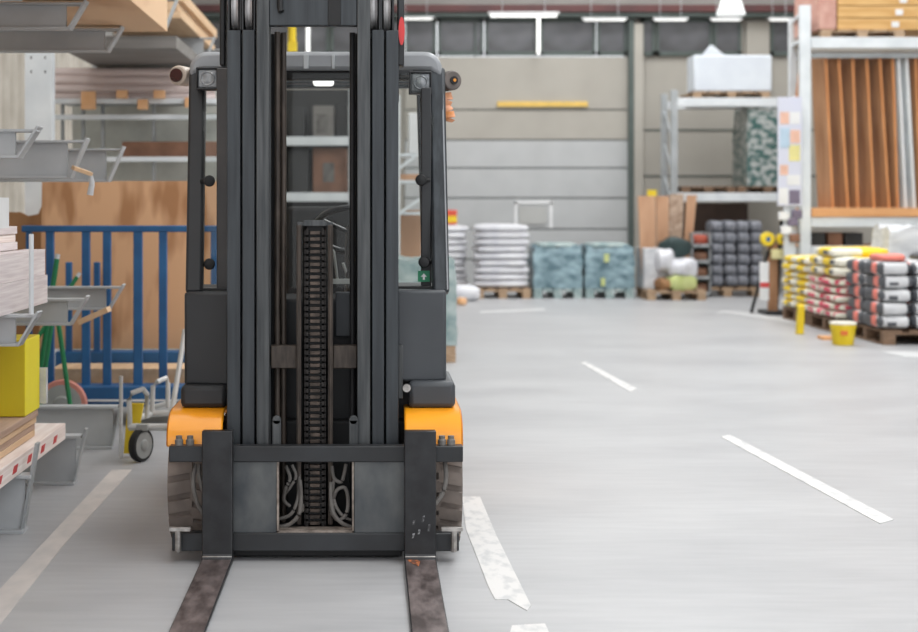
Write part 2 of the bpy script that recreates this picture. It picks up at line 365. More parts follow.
# ------------------------------------------------------------------ FORKLIFT
FL = thing('forklift', (-.196, 6.4, 0), 'dark grey forklift with orange-yellow wheel covers standing with forks lowered', 'forklift')
D = M['steel_dark']
def part(mb, name, m, bevel=.003, parent=FL, label=None, kind=None):
    o = mb.build(name, m, parent, bevel=bevel)
    if label: o['label'] = label
    if kind: o['kind'] = kind
    return o
# forks
for i, (x0, x1) in enumerate(((-.636, -.520), (.130, .250))):
    b = MB()
    b.prism([(5.715, .505), (5.67, .505), (5.67, .04), (5.655, .022), (5.3, .020), (4.46, .012), (4.46, .004), (5.67, .002), (5.70, .012), (5.715, .05)], x0, x1, 'x')
    f = part(b, 'fork', M['fork_shank'], .004)
    # bare worn top of the blade
    b = MB(); b.prism([(5.652, .0222), (5.3, .0202), (4.47, .0122), (4.47, .0137), (5.3, .0217), (5.652, .0237)], x0 + .004, x1 - .004, 'x')
    part(b, 'worn_surface', M['fork'], 0, f, 'bare scratched steel on the blade top')
    b = MB(); b.box(x0 + .002, x1 - .002, 5.662, 5.6695, .022, .034); part(b, 'heel_edge', M['silver'], .002, f, 'shiny worn heel edge')
    if i == 1:
        b = MB(); b.prism([(x0 + .012, 5.645), (x0 + .045, 5.648), (x0 + .058, 5.62), (x0 + .05, 5.55), (x0 + .035, 5.58), (x0 + .02, 5.61)], .0238, .0246, 'z'); part(b, 'paint_mark', mat('worn_orange_paint', (214, 124, 70), .5, 0, (110, 74, 60), 40, lo=.45, hi=.55), 0, f, 'orange paint scuff at the heel')
        sm = mat('grey_scuff', (150, 150, 152), .4, .3, (70, 70, 72), 60, lo=.45, hi=.55)
        for q in ((.03, .15, .02), (.065, .16, .026), (.05, .115, .02), (.088, .125, .03), (.028, .1, .02)):
            b = MB(); b.prism([(x0 + q[0], q[1]), (x0 + q[0] + .008, q[1] + .002), (x0 + q[0] + .012, q[1] + q[2]), (x0 + q[0] + .003, q[1] + q[2] * .9)], 5.6690, 5.6698, 'y'); part(b, 'scuff', sm, 0, f)
# carriage
b = MB(); b.box(X(169, 5.72), X(463, 5.72), 5.715, 5.77, Z(462, 5.72), Z(446, 5.72)); part(b, 'carriage_bar', M['steel_black'], .004)
b = MB(); b.box(X(172, 5.72) + .0, X(459, 5.72), 5.715, 5.77, Z(551, 5.72), Z(533, 5.72)); part(b, 'carriage_bar', M['steel_black'], .004)
for a, c in ((228, 277), (354, 406)):
    b = MB(); b.box(X(a, 5.73), X(c, 5.73), 5.73, 5.76, Z(533, 5.72) - .01, Z(462, 5.72) + .01); part(b, 'carriage_plate', M['plate'], .003)
b = MB(); b.box(X(277, 5.74), X(279, 5.74), 5.725, 5.765, Z(533, 5.72), Z(462, 5.72)); b.box(X(352, 5.74), X(354, 5.74), 5.725, 5.765, Z(533, 5.72), Z(462, 5.72)); b.box(X(277, 5.74), X(354, 5.74), 5.725, 5.80, Z(534, 5.72), Z(532, 5.72) + .004)
part(b, 'opening_rim', mat('pale_worn_edge', (170, 158, 148), .5, .2, (110, 100, 92), 30), .001)
for a, s in ((186, 1), (446, -1)):
    b = MB(); b.tube([(X(a - 8 * s, 5.68), 5.685, Z(552, 5.68)), (X(a - 8 * s, 5.68), 5.685, Z(529, 5.68))], .012)
    b.box(X(a - 6 * s, 5.68) - .04, X(a - 6 * s, 5.68) + .04, 5.67, 5.69, Z(531, 5.68), Z(527, 5.68)); part(b, 'end_latch', M['silver'], .001, label='silver latch at the end of the lower bar')
    b = MB()
    for dx in ((179, 190) if s > 0 else (442, 451)): b.lathe([(.016, 0), (.016, .02), (.012, .024), (.012, .036)], (X(dx, 5.74), 5.742, Z(446, 5.72)), 'z', 12)
    part(b, 'carriage_bolt', M['hose'], 0)
# mast rails: front flange, web, rear flange
def rail(a, c, yf, z0, z1, m):
    x0, x1 = X(a, yf), X(c, yf); xm = (x0 + x1) / 2; b = MB()
    b.box(x0, x1, yf, yf + .022, z0, z1); b.box(xm - .008, xm + .008, yf + .022, yf + .1, z0, z1); b.box(x0, x1, yf + .1, yf + .12, z0, z1)
    return part(b, 'mast_rail', m, .003)
zr = Z(30, 5.82)
for a, c, yf, z1 in ((226.8, 240.6, 5.825, zr), (242.2, 254.8, 5.81, zr), (256.3, 269.2, 5.795, 2.24), (357.2, 370.2, 5.795, 2.24), (371.9, 384, 5.81, zr), (385.8, 398.5, 5.825, zr)):
    rail(a, c, yf, .09, z1, D if a not in (256.3, 357.2) else M['steel_worn'])
# sheaves at the mast heads, in dark recesses
for xc, yy in ((234.5, 5.83), (248.4, 5.815), (373.8, 5.815), (387.2, 5.83)):
    xw = X(xc, yy)
    b = MB(); b.box(xw - .027, xw + .027, yy + .1, yy + .14, zr - .02, 2.24); b.box(xw - .027, xw - .019, yy, yy + .14, zr, 2.24); b.box(xw + .019, xw + .027, yy, yy + .14, zr, 2.24)
    h = part(b, 'sheave_housing', M['steel_black'], .002)
    b = MB(); b.lathe([(.07, -.016), (.085, -.013), (.078, -.004), (.078, .004), (.085, .013), (.07, .016)], (xw, yy + .085, 2.125), 'x', 32)
    part(b, 'sheave', mat('pale_sheave_metal', (186, 184, 184), .35, .4, (150, 148, 148), 20) if xc == 234.5 else bpy.data.materials['pale_sheave_metal'], 0, h, 'pale grey metal sheave wheel')
b = MB(); b.box(X(233, 5.74), X(402, 5.74), 5.772, 6.0, .008, .11); part(b, 'mast_foot_shade', M['black'], .004)  # low black crosspiece, added to darken the gap under the carriage
for a, c in ((239.8, 243), (254, 257.2), (369.5, 372.8), (383.2, 386.6)):
    b = MB(); b.box(X(a, 5.94), X(c, 5.94), 5.945, 5.965, .1, 2.04); part(b, 'gap_shade_strip', M['black'], 0)  # black strips added behind the gaps to keep light from showing through
# mast side guards
b = MB(); b.box(X(220.5, 5.9), X(226, 5.9), 5.86, 5.96, Z(66, 5.88), 2.24); part(b, 'side_guard', M['black'], .006)
b = MB(); b.box(X(397.3, 5.9), X(404, 5.9), 5.86, 5.96, Z(66, 5.88), 2.24); sg = part(b, 'side_guard', M['steel_black'], .006)
b = MB(); b.lathe([(.001, -.0), (.055, 0), (.055, .008), (.001, .008)], (X(402, 5.855), 5.852, Z(31, 5.855)), 'y', 28)
o = part(b, 'reflector', M['red'], 0, sg, 'red oval reflector')
o.scale = (1, 1, 1)
for v in o.data.vertices: v.co.x = (v.co.x - (X(401.5, 5.855) + .196)) * .22 + (X(401.5, 5.855) + .196)
b = MB(); b.box(X(397, 5.9), X(399, 5.9), 5.9, 5.95, Z(102, 5.9), Z(66, 5.9)); part(b, 'side_bracket', M['steel_dark'], .003)
# top crossmember
b = MB(); b.box(X(269.2, 5.81), X(357.2, 5.81), 5.80, 5.85, Z(26, 5.81), 2.24); cb = part(b, 'top_crossmember', D, .004)
b = MB(); b.tube([(X(280, 5.79), 5.79, 2.2), (X(280, 5.79), 5.785, 2.12), (X(281.5, 5.79), 5.78, 2.105)], .012); part(b, 'hook', M['black'], 0, cb)
b = MB(); b.box(X(328, 5.79), X(341, 5.79), 5.794, 5.801, Z(25, 5.79), 2.235); part(b, 'dark_pad', M['black'], .002, cb)
# side lift cylinders inside the mast
for xs, yy in (((272.8, 5.93), (278, 5.9), (284, 5.92)), ((352.5, 5.92), (356, 5.95))) and [((272.8), 5.97), (277.4, 5.9), (283.6, 5.92), (352.4, 5.92), (355.8, 5.96)]:
    r = .0085 if xs in (272.8, 355.8) else .0115
    b = MB(); b.tube([(X(xs, yy), yy, .1), (X(xs, yy), yy, 2.04)], r, 14)
    part(b, 'lift_cylinder', M['grime'] if xs in (283.6, 277.4) else M['black'], 0)
b = MB(); b.box(X(277.5, 5.96), X(282, 5.96), 5.95, 5.97, .1, 2.04); part(b, 'hose_guide', M['black'], .002)
# crossbeam half-way
for a, c in ((271, 297), (333, 357)):
    b = MB(); b.box(X(a, 5.87), X(c, 5.87), 5.85, 5.9, Z(368, 5.87), Z(345, 5.87)); part(b, 'crossbeam', M['grime'], .004, label='greasy brown crossbeam between the mast rails')
# free-lift frame with chain
for a in (299, 330.5):
    b = MB(); x0 = X(a, 5.84); b.box(x0 - .009, x0 + .009, 5.82, 5.86, .12, Z(225, 5.84)); b.box(x0 - .004, x0 + .004, 5.815, 5.822, .12, Z(226, 5.84)); part(b, 'chain_guide', M['grime'], .002)
b = MB(); b.box(X(297, 5.84), X(333, 5.84), 5.84, 5.87, Z(226, 5.84), Z(222, 5.84)); b.box(X(304, 5.84), X(326, 5.84), 5.815, 5.87, Z(226, 5.84), Z(220, 5.84)); part(b, 'chain_head', M['steel_worn'], .002)
b = MB(); b.tube([(X(315, 5.92), 5.92, .08), (X(315, 5.92), 5.92, Z(226, 5.9))], .05, 24); part(b, 'centre_cylinder', M['black'], 0)
bd = {-1: MB(), 1: MB()}; bl = MB(); z = .125; k = 0
xc = X(315, 5.82)
while z < Z(224, 5.82) - .01:
    for s in (-1, 1):
        bd[s].box(xc + s * .030 - .004, xc + s * .030 + .004, 5.822, 5.842, z - .016, z + .016)
        bd[s].box(xc + s * .039 - .002, xc + s * .039 + .002, 5.824, 5.84, z - .010, z + .010)
    bl.box(xc - .019, xc + .019, 5.818, 5.84, z - .0065, z + .0065)
    bl.tube([(xc - .042, 5.832, z), (xc + .042, 5.832, z)], .0045, 8, 1)
    z += .0245
ch = part(bl, 'lift_chain', [M['chain'], M['chain_dark']], .001)
for s in (-1, 1): part(bd[s], 'chain_side_plate', M['chain_dark'], 0, ch)
b = MB(); b.box(xc - .032, xc + .032, 5.842, 5.848, .12, Z(224, 5.82)); part(b, 'chain_backing', M['black'], 0, ch)
# cylinder lugs
for a in (277, 353.5):
    b = MB(); x0 = X(a, 5.8); b.box(x0 - .017, x0 + .017, 5.775, 5.793, Z(448, 5.78), Z(420, 5.78)); b.lathe([(.017, 0), (.017, .018)], (x0, 5.775, Z(420, 5.78)), 'y', 20); part(b, 'lug', M['steel_worn'], .002)
# hydraulic hoses in the carriage opening
def hose(pts, r=.008):
    P = [Vector((X(x, Y), Y, Z(y, Y))) for x, y, Y in pts]; out = []
    Q = [P[0]] + P + [P[-1]]
    for i in range(1, len(Q) - 2):
        for k in range(6):
            t = k / 6; a, b_, c_, d = Q[i - 1], Q[i], Q[i + 1], Q[i + 2]
            out.append(.5 * ((2 * b_) + (c_ - a) * t + (2 * a - 5 * b_ + 4 * c_ - d) * t * t + (3 * b_ - a - 3 * c_ + d) * t ** 3))
    out.append(P[-1]); bb = MB(); bb.tube(out, r, 10); return part(bb, 'hydraulic_hose', M['hose'], 0)
hose([(279, 527, 5.79), (290, 524, 5.78), (299, 514, 5.78), (301, 498, 5.79), (300, 480, 5.8)])
hose([(279, 519, 5.80), (290, 515, 5.79), (296, 505, 5.79), (299, 490, 5.81), (299, 466, 5.83)], .007)
hose([(286, 466, 5.80), (290, 478, 5.79), (286, 488, 5.79), (284, 500, 5.80), (290, 506, 5.81)], .007)
hose([(292, 465, 5.81), (296, 476, 5.8), (291, 486, 5.8), (285, 494, 5.81)], .006)
hose([(351, 527, 5.79), (342, 523, 5.78), (334, 514, 5.78), (331, 500, 5.79), (331, 482, 5.8)])
hose([(333, 500, 5.80), (337, 490, 5.78), (345, 488, 5.78), (348, 500, 5.78), (346, 514, 5.78), (338, 520, 5.79), (331, 512, 5.8)], .007)
hose([(332, 466, 5.81), (334, 478, 5.8), (341, 482, 5.8), (344, 474, 5.8), (346, 464, 5.81)], .007)
hose([(351, 520, 5.80), (343, 516, 5.79), (336, 506, 5.79), (333, 492, 5.8), (334, 480, 5.8)], .006)
hose([(196, 464, 5.76), (193, 480, 5.74), (196, 500, 5.73), (204, 515, 5.72)], .009)
hose([(199, 464, 5.76), (199, 476, 5.75), (203, 490, 5.74)], .009)
hose([(445, 462, 5.76), (446, 478, 5.74), (443, 492, 5.73), (435, 504, 5.72)], .009)
for a in (301, 332):
    b = MB(); b.lathe([(.009, 0), (.012, .004), (.012, .03), (.008, .034), (.008, .05)], (X(a, 5.79), 5.79, Z(512, 5.79)), 'z', 6); part(b, 'hose_fitting', M['hose'], 0)
# wheels with lug tread
def tread_wheel(xo, xi, yc, r, name='front_wheel'):
    b = MB(); s = 1 if xi > xo else -1
    w0, w1 = min(xo, xi), max(xo, xi); wd = w1 - w0
    b.lathe([(r * .62, w0), (r * .9, w0), (r * .935, w0 + .02), (r * .94, w1 - .02), (r * .9, w1), (r * .62, w1)], (0, yc, r), 'x', 56)
    n = 22
    for k in range(n):
        for sd in (0, 1):
            a = 2 * math.pi * (k + .5 * sd) / n; da = math.pi / n * .66
            xa, xb = (w0 + .004, w0 + wd * .52) if sd == 0 else (w0 + wd * .48, w1 - .004)
            sk = .35 * da * (1 if sd == 0 else -1)
            vs = []
            for xx, off in ((xa, sk), (xb, -sk)):
                for rr in (r * .9, r):
                    for aa in (a - da + off, a + da + off): vs.append(b.bm.verts.new((xx, yc + rr * math.cos(aa), r + rr * math.sin(aa))))
            for q in ((0, 1, 3, 2), (4, 6, 7, 5), (0, 2, 6, 4), (1, 5, 7, 3), (2, 3, 7, 6), (0, 4, 5, 1)): b.bm.faces.new([vs[i] for i in q])
    wh = part(b, name, M['tyre'], 0)
    b = MB(); b.lathe([(r * .2, w0 + .02), (r * .5, w0 + .03), (r * .62, w0 + .01), (r * .62, w1 - .01), (r * .5, w1 - .03), (r * .2, w1 - .02)], (0, yc, r), 'x', 32)
    part(b, 'rim', M['yellow'], 0, wh)
tread_wheel(X(170, 5.92), -.60, 6.08, .264); tread_wheel(X(461.5, 5.92), .18, 6.08, .264)
tread_wheel(-.70, -.55, 7.5, .21, 'rear_wheel'); tread_wheel(.30, .15, 7.5, .21, 'rear_wheel')
# yellow wheel covers, rounded over the front of the tyre
for x0, x1, s in ((-.788, -.572, -1), (.134, .360, 1)):
    b = MB()
    prof = [(5.79, .425), (5.80, .475), (5.825, .515), (5.87, .543), (5.93, .556), (6.55, .556)]
    inn = [(6.55, .541), (5.94, .541), (5.88, .528), (5.84, .503), (5.818, .47), (5.808, .425)]
    b.prism(prof + inn, x0, x1, 'x')
    xo = x0 if s < 0 else x1 - .014
    b.prism([(5.79, .425), (5.80, .475), (5.825, .515), (5.87, .543), (5.93, .556), (6.55, .556), (6.55, .47), (6.36, .47), (6.3, .53), (6.0, .53), (5.86, .50), (5.825, .425)], xo, xo + .014, 'x')
    part(b, 'wheel_cover', M['yellow'], .010)
# blocks on top of the covers and body panels
for x0, x1, zt_, zb in ((-.750, -.567, .646, .556), (.152, .338, .662, .556)):
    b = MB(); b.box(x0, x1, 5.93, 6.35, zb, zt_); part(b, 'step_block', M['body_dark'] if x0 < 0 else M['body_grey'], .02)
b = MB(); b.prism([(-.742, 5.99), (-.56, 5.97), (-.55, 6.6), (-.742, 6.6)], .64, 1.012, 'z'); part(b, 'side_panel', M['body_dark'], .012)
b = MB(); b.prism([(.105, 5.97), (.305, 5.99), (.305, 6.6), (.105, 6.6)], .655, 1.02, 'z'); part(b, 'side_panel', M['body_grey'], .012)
b = MB(); b.box(.112, .13, 5.93, 5.965, Z(398, 5.95), Z(345, 5.95)); part(b, 'bracket', M['steel_worn'], .002)
b = MB(); b.lathe([(.016, 0), (.016, .02), (.008, .02), (.008, .04)], (.145, 5.925, Z(388, 5.93)), 'y', 14); part(b, 'bolt', M['silver'], 0)
# chassis, cowl, drive axle
b = MB(); b.box(-.60, .20, 5.98, 7.7, .05, .5); b.tube([(-.64, 6.08, .264), (.2, 6.08, .264)], .09, 20); part(b, 'chassis', M['black'], .01)
b = MB(); b.prism([(6.06, .45), (6.02, .98), (6.06, 1.0), (6.35, .94), (6.4, .45)], -.57, .17, 'x'); part(b, 'front_cowl', M['body_dark'], .01)
b = MB(); b.box(X(335, 6.0), X(352, 6.0), 6.0, 6.03, Z(337, 6.0), Z(292, 6.0)); part(b, 'cowl_panel', M['body_grey'], .006)
b = MB(); b.prism([(6.41, .5), (6.41, .96), (6.50, .98), (6.55, .95), (6.55, .5)], -.45, .06, 'x'); part(b, 'dashboard', M['black'], .02)
# seat
st = MB(); st.box(-.43, .03, 6.78, 7.22, .72, .86); part(st, 'seat', M['black'], .04)
st = MB(); st.prism([(7.18, .82), (7.26, .82), (7.36, 1.34), (7.28, 1.36)], -.42, .02, 'x'); part(st, 'seat_backrest', M['black'], .03)
b = MB(); b.prism([(6.7, .5), (6.7, .72), (7.4, .8), (7.9, .78), (7.95, .5), (7.95, .2), (7.0, .2)], -.66, .26, 'x'); part(b, 'counterweight', M['yellow'], .03)
# steering wheel
sw = Vector((X(352, 6.6), 6.62, 1.25)); n = Vector((0, .6, .8)).normalized(); u = Vector((1, 0, 0)); v = n.cross(u)
b = MB(); b.tube([sw + (u * math.cos(t) + v * math.sin(t)) * .165 for t in (2 * math.pi * k / 36 for k in range(37))], .014, 10)
for t in (R(90), R(210), R(330)): b.tube([sw - n * .02, sw + (u * math.cos(t) + v * math.sin(t)) * .16], .009, 8)
b.lathe([(.03, -.02), (.034, .0), (.02, .02)], sw, 'z', 16)
b.tube([sw - n * .02, Vector((sw.x, 6.42, .98))], .03, 12)
part(b, 'steering_wheel', mat('steering_wheel_black', (44, 44, 46), .3), 0)
b = MB(); b.tube([(X(338, 6.5), 6.5, 1.02), (X(334, 6.5), 6.46, 1.16), (X(330, 6.5), 6.45, 1.18)], .006); b.tube([(X(352, 6.5), 6.5, 1.0), (X(343, 6.45), 6.45, 1.11)], .006); b.box(X(333, 6.3), X(350, 6.3), 6.28, 6.3, 1.03, 1.05)
part(b, 'control_lever', M['galv'], 0)
# overhead guard: legs, roof frame and bars
for s in (-1, 1):
    xb, xt = (X(194, 6.05), X(198, 6.3)) if s < 0 else (X(441, 6.05), X(436.5, 6.3))
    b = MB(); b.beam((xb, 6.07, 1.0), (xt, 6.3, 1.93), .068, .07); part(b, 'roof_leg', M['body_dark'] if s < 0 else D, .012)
    if s > 0:
        b = MB(); b.beam((xb + .026, 6.03, 1.02), (xt + .022, 6.262, 1.9), .006, .006); part(b, 'leg_highlight', M['roof_grey'], 0, label='pale strip painted as the highlight on the roof leg')  # pale strip stands in for the highlight along the leg edge
    b = MB(); b.beam((s * .50 - .21 + (0 if s < 0 else .0), 7.45, .8), (s * .46 - .21, 7.3, 1.95), .05, .05); part(b, 'rear_roof_leg', D, .008)
xl, xr = X(190, 6.28), X(442, 6.28)
b = MB()
def arc_roof():
    p = []; r = .075; zt2, zb2 = Z(52, 6.28), Z(71, 6.28)
    for k in range(7): a = math.pi - k * math.pi / 12; p.append((xl + r + r * math.cos(a), zt2 - r + r * math.sin(a)))
    for k in range(7): a = math.pi / 2 - k * math.pi / 12; p.append((xr - r + r * math.cos(a), zt2 - r + r * math.sin(a)))
    return p + [(xr, zb2 - .03), (xr - .05, zb2), (xl + .05, zb2), (xl, zb2 - .03)]
b.prism(arc_roof(), 6.25, 6.34, 'y'); part(b, 'roof_front_beam', M['roof_grey'], .018, label='pale grey rounded front beam of the roof')
b = MB(); b.box(xl + .05, xr - .05, 6.27, 6.33, Z(80, 6.28), Z(71, 6.28)); part(b, 'roof_lower_trim', M['black'], .006)
for a, c in ((304, 309), (332, 335)):
    b = MB(); b.box(X(a, 6.3), X(c, 6.3), 6.246, 6.252, Z(70, 6.3), Z(56, 6.3)); part(b, 'roof_beam_clip', M['arm'], .002)
b = MB(); b.box(xl + .02, xl + .08, 6.34, 7.35, 1.93, 1.985); b.box(xr - .08, xr - .02, 6.34, 7.35, 1.93, 1.985); b.box(xl + .02, xr - .02, 7.3, 7.36, 1.93, 1.985)
for k in range(5):
    yy = 6.5 + k * .17; b.box(xl + .06, xr - .06, yy, yy + .03, 1.94, 1.975)
part(b, 'roof_frame', D, .005)
b = MB(); b.box(X(313, 6.5), X(334, 6.5), 6.46, 6.52, 1.875, 1.905); part(b, 'cab_lamp', mat('lit_cab_lamp', (250, 250, 248), .4, emit=.8), .012, label='small white lamp under the roof edge')
# windscreen and frame posts
b = MB(); b.box(X(217, 6.15), X(231, 6.15), 6.13, 6.17, 1.0, 1.92); part(b, 'window_post', mat('dull_taupe_post', (78, 74, 72), .5, 0, (62, 60, 60), 5), .004)
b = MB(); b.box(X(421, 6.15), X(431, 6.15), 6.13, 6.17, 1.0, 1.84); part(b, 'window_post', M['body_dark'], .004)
b = MB(); b.box(X(231, 6.15), X(421, 6.15), 6.148, 6.152, 1.02, 1.9); part(b, 'windscreen', M['glass'], 0, label='clear windscreen pane')
for a, c in ((203, 217), (431, 434)):
    b = MB(); b.box(X(a, 6.2), X(c, 6.2), 6.198, 6.202, 1.02, 1.74); part(b, 'side_pane', M['glass'], 0, label='narrow clear side pane')
b = MB(); b.box(X(200, 6.1), X(231, 6.1), 6.08, 6.12, 1.0, 1.022); part(b, 'window_sill', M['black'], .003)
b = MB(); b.box(X(398, 6.1), X(436, 6.1), 6.08, 6.12, 1.005, 1.03); part(b, 'window_sill', M['black'], .003)
for a, yy in ((209.5, 181), (209.5, 264), (421, 180), (424, 262)):
    b = MB(); s = 1 if a < 300 else -1
    b.lathe([(.006, -.0), (.02, .004), (.0235, .014), (.02, .026), (.006, .032)], (X(a, 6.1), 6.08, Z(yy, 6.1)), 'y', 20)
    b.tube([(X(a, 6.12), 6.11, Z(yy, 6.12)), (X(a - 8 * s, 6.14), 6.13, Z(yy, 6.12))], .01, 8); part(b, 'window_knob', M['black'], 0)
b = MB(); b.box(X(418, 6.1), X(430, 6.1), 6.118, 6.122, Z(282, 6.1), Z(271, 6.1)); gs = part(b, 'sticker', M['green_sticker'], 0, label='green sticker at the corner of the window')
b = MB(); b.prism([(X(421, 6.1), Z(277, 6.1)), (X(424, 6.1), Z(273.5, 6.1)), (X(427, 6.1), Z(277, 6.1)), (X(425, 6.1), Z(277, 6.1)), (X(425, 6.1), Z(280, 6.1)), (X(423, 6.1), Z(280, 6.1)), (X(423, 6.1), Z(277, 6.1))], 6.1165, 6.1185, 'y'); part(b, 'sticker_mark', M['white'], 0, gs, 'white mark')
# head lamps
for a, yy in ((207.5, 78.5), (420.5, 82.5)):
    xc_, zc_ = X(a, 6.18), Z(yy, 6.18); b = MB(); hw = .047
    b.box(xc_ - hw, xc_ + hw, 6.19, 6.25, zc_ - hw, zc_ + hw); b.box(xc_ - hw, xc_ + hw, 6.175, 6.19, zc_ + hw - .009, zc_ + hw); b.box(xc_ - hw, xc_ + hw, 6.175, 6.19, zc_ - hw, zc_ - hw + .009)
    b.box(xc_ - hw, xc_ - hw + .008, 6.175, 6.19, zc_ - hw, zc_ + hw); b.box(xc_ + hw - .008, xc_ + hw, 6.175, 6.19, zc_ - hw, zc_ + hw); hl = part(b, 'head_lamp', M['steel_black'], .004)
    b = MB(); b.box(xc_ - .038, xc_ + .038, 6.182, 6.191, zc_ - .037, zc_ + .037)
    ln = part(b, 'lamp_lens', M['lens'], .006, hl, 'clear square lens')
    b = MB(); b.lathe([(.029, 0), (.031, -.004), (.027, -.007), (.022, -.004), (.016, -.006), (.001, -.006)], (xc_, 6.182, zc_), 'y', 28); part(b, 'lens_ring', M['lens'], 0, hl)
for a, c, y0, y1 in ((217, 230, 67, 71), (397, 413, 70, 76)):
    b = MB(); b.box(X(a, 6.2), X(c, 6.2), 6.19, 6.21, Z(y1, 6.2), Z(y0, 6.2)); part(b, 'lamp_bracket', M['steel_black'], .002)
b = MB(); b.box(X(420, 6.2), X(429, 6.2), 6.2, 6.22, Z(112, 6.2), Z(94, 6.2)); part(b, 'lamp_foot', M['body_dark'], .003)
# side lamps
for s, a, yy, m1, m2 in ((-1, 182, 76, 'cream', 'darkred'), (1, 449, 81, 'taupe', 'amber')):
    c0 = Vector((X(a, 6.35), 6.35, Z(yy, 6.35))); dr = Vector((s * .35, -.9, 0)).normalized()
    b = MB(); b.tube([c0 - dr * .045, c0 + dr * .02, c0 + dr * .04], .042, 20); b.tube([c0 - dr * .02, c0 + Vector((-s * .07, .0, 0))], .02, 10); sl = part(b, 'side_lamp', M[m1], .006, label='round %s lamp housing beside the roof' % ('cream' if s < 0 else 'grey-brown'))
    b = MB(); c1 = c0 + dr * .04 + Vector((s * .004, 0, 0)); b.tube([c1 - dr * .002, c1 + dr * .006], .029 if s < 0 else .017, 18); part(b, 'lamp_lens', M[m2] if s < 0 else M['black'], 0, sl, 'dark red lens' if s < 0 else 'dark lens')
    if s > 0:
        b = MB(); b.tube([c1 + dr * .006, c1 + dr * .01], .007, 12); part(b, 'bulb', M['amber'], 0, sl)
b = MB(); P = [(445, 93), (446, 100), (444, 106), (447, 112), (448, 118), (447, 121)]
rings = [.026, .030, .024, .03, .032, .022]
for i in range(len(P) - 1):
    b.tube([(X(P[i][0], 6.36), 6.36, Z(P[i][1], 6.36)), (X(P[i + 1][0], 6.36), 6.36, Z(P[i + 1][1], 6.36))], rings[i], 14, r2=rings[i + 1])
tag(b.build('cloth_roll', M['cloth_orange']), 'peach and orange rolled cloth hanging from the grey-brown lamp of the forklift', 'cloth')

# ------------------------------------------------------------------ near cantilever rack (arms point to the aisle)
def arm(root, xt, yc, zt_, h, m, xl=-2.42, slope=.05, stop=True):
    """arm seen from its flank: web, flanges and slanted end plate"""
    b = MB(); x_in = xt - .075
    b.box(xl, x_in - .02, yc - .008, yc + .008, zt_ - h, zt_ - .01)
    b.box(xl, xt, yc - .04, yc + .04, zt_ - .012, zt_)
    b.box(xl, x_in + .0, yc - .04, yc + .04, zt_ - h - .006, zt_ - h + .006)
    a = part(b, 'arm', m, .002, root)
    b = MB(); b.beam((x_in - .005, yc, zt_ - h - .004), (xt + .004, yc, zt_ + .012), .09, .01, side=(0, 1, 0)); part(b, 'end_stop', m, .001, a)
    return a
CR = thing('cantilever_rack', (-2.2, 7.3, 0), 'near grey cantilever rack whose arms carry timber and boards beside the forklift', 'rack')
for Yc in (6.25, 7.32, 8.39):
    b = MB(); b.box(-2.6, -2.42, Yc - .08, Yc + .08, 0, 3.2); part(b, 'column', M['rack_white'], .005, CR)
    b = MB(); xt = -1.375
    b.box(-2.42, xt - .06, Yc - .008, Yc + .008, .012, .235); b.box(-2.42, xt - .03, Yc - .04, Yc + .04, .225, .24); b.box(-2.42, xt - .06, Yc - .05, Yc + .05, 0, .014)
    f = part(b, 'foot', M['arm'], .002, CR)
    b = MB(); b.beam((xt - .07, Yc, .01), (xt - .01, Yc, .27 if Yc > 6.5 else .37), .05, .012, side=(0, 1, 0)); part(b, 'end_stop', M['rack_grey'], .001, f)
    arm(CR, -1.38, Yc, .905, .125, M['arm'])
    arm(CR, -1.38, Yc, 1.675, .115 if Yc < 7 else .18, M['arm'])
    arm(CR, -1.385, Yc, 2.345, .125, M['arm'])
b = MB()
for yy in (6.6, 7.7): b.tube([(-2.5, yy - .3, .3), (-2.5, yy + .6, 1.6)], .015)
part(b, 'brace', M['rack_grey'], 0, CR)
b = MB(); b.tube([(X(34, 6.25) + .0, 6.20, .91), (X(34, 6.25), 6.20, 1.24)], .010, 10); part(b, 'stop_pin', M['rack_white'], 0, CR, 'thin white upright stop pin')

# timber on the rack
def pack(name, label, cat, x0, x1, y0, y1, z0, z1, n, mats, marks=0, split=0):
    """boards laid flat: each layer a board course with a thin gap"""
    b = MB(); h = (z1 - z0) / n
    for k in range(n):
        j = rnd.uniform(-.006, .006)
        b.box(x0, x1 + j, y0, y1 + j * 2, z0 + k * h, z0 + (k + 1) * h - .0025, k % 2 if split else 0)
    return tag(b.build(name, mats, smooth=False), label, cat)
def boards(n, name, lab, cat, x0, x1, y0, y1, z0, z1, mats, group):
    h = (z1 - z0) / n
    for k in range(n):
        b = MB(); j = rnd.uniform(-.008, .008)
        b.box(x0, x1 + j, y0, y1 + j, z0 + k * h, z0 + (k + 1) * h - .001)
        pos = 'lowest' if k == 0 else ('topmost' if k == n - 1 else ORD[k] + ' from the bottom')
        o = b.build(name, mats[k % len(mats)], bevel=.002, smooth=False)
        tag(o, lab % pos, cat, group)
boards(10, 'white_board', 'pale pinkish board on the middle rack arms, %s of the taller pile', 'board', -2.3, -1.605, 3.6, 6.83, .907, 1.265, [M['lumber'], M['lumber_side']], 'pale boards on the middle arms')
MB_ = MB(); MB_.box(-1.60, -1.502, 3.6, 6.985, .907, 1.035); o = tag(MB_.build('timber_bundle', M['lumber_side'], smooth=False), 'white wrapped timber bundle lying lower, beside the taller board pile', 'timber')
MB_ = MB(); MB_.box(-1.60, -1.51, 3.6, 6.97, 1.037, 1.155); tag(MB_.build('timber_bundle', M['lumber_side'], smooth=False), 'white wrapped timber bundle on top of another, beside the taller board pile', 'timber')
b = MB()
for z0, yy in ((1.08, 6.75), (1.09, 6.55), (1.0, 6.8), (.96, 6.45)):
    pass
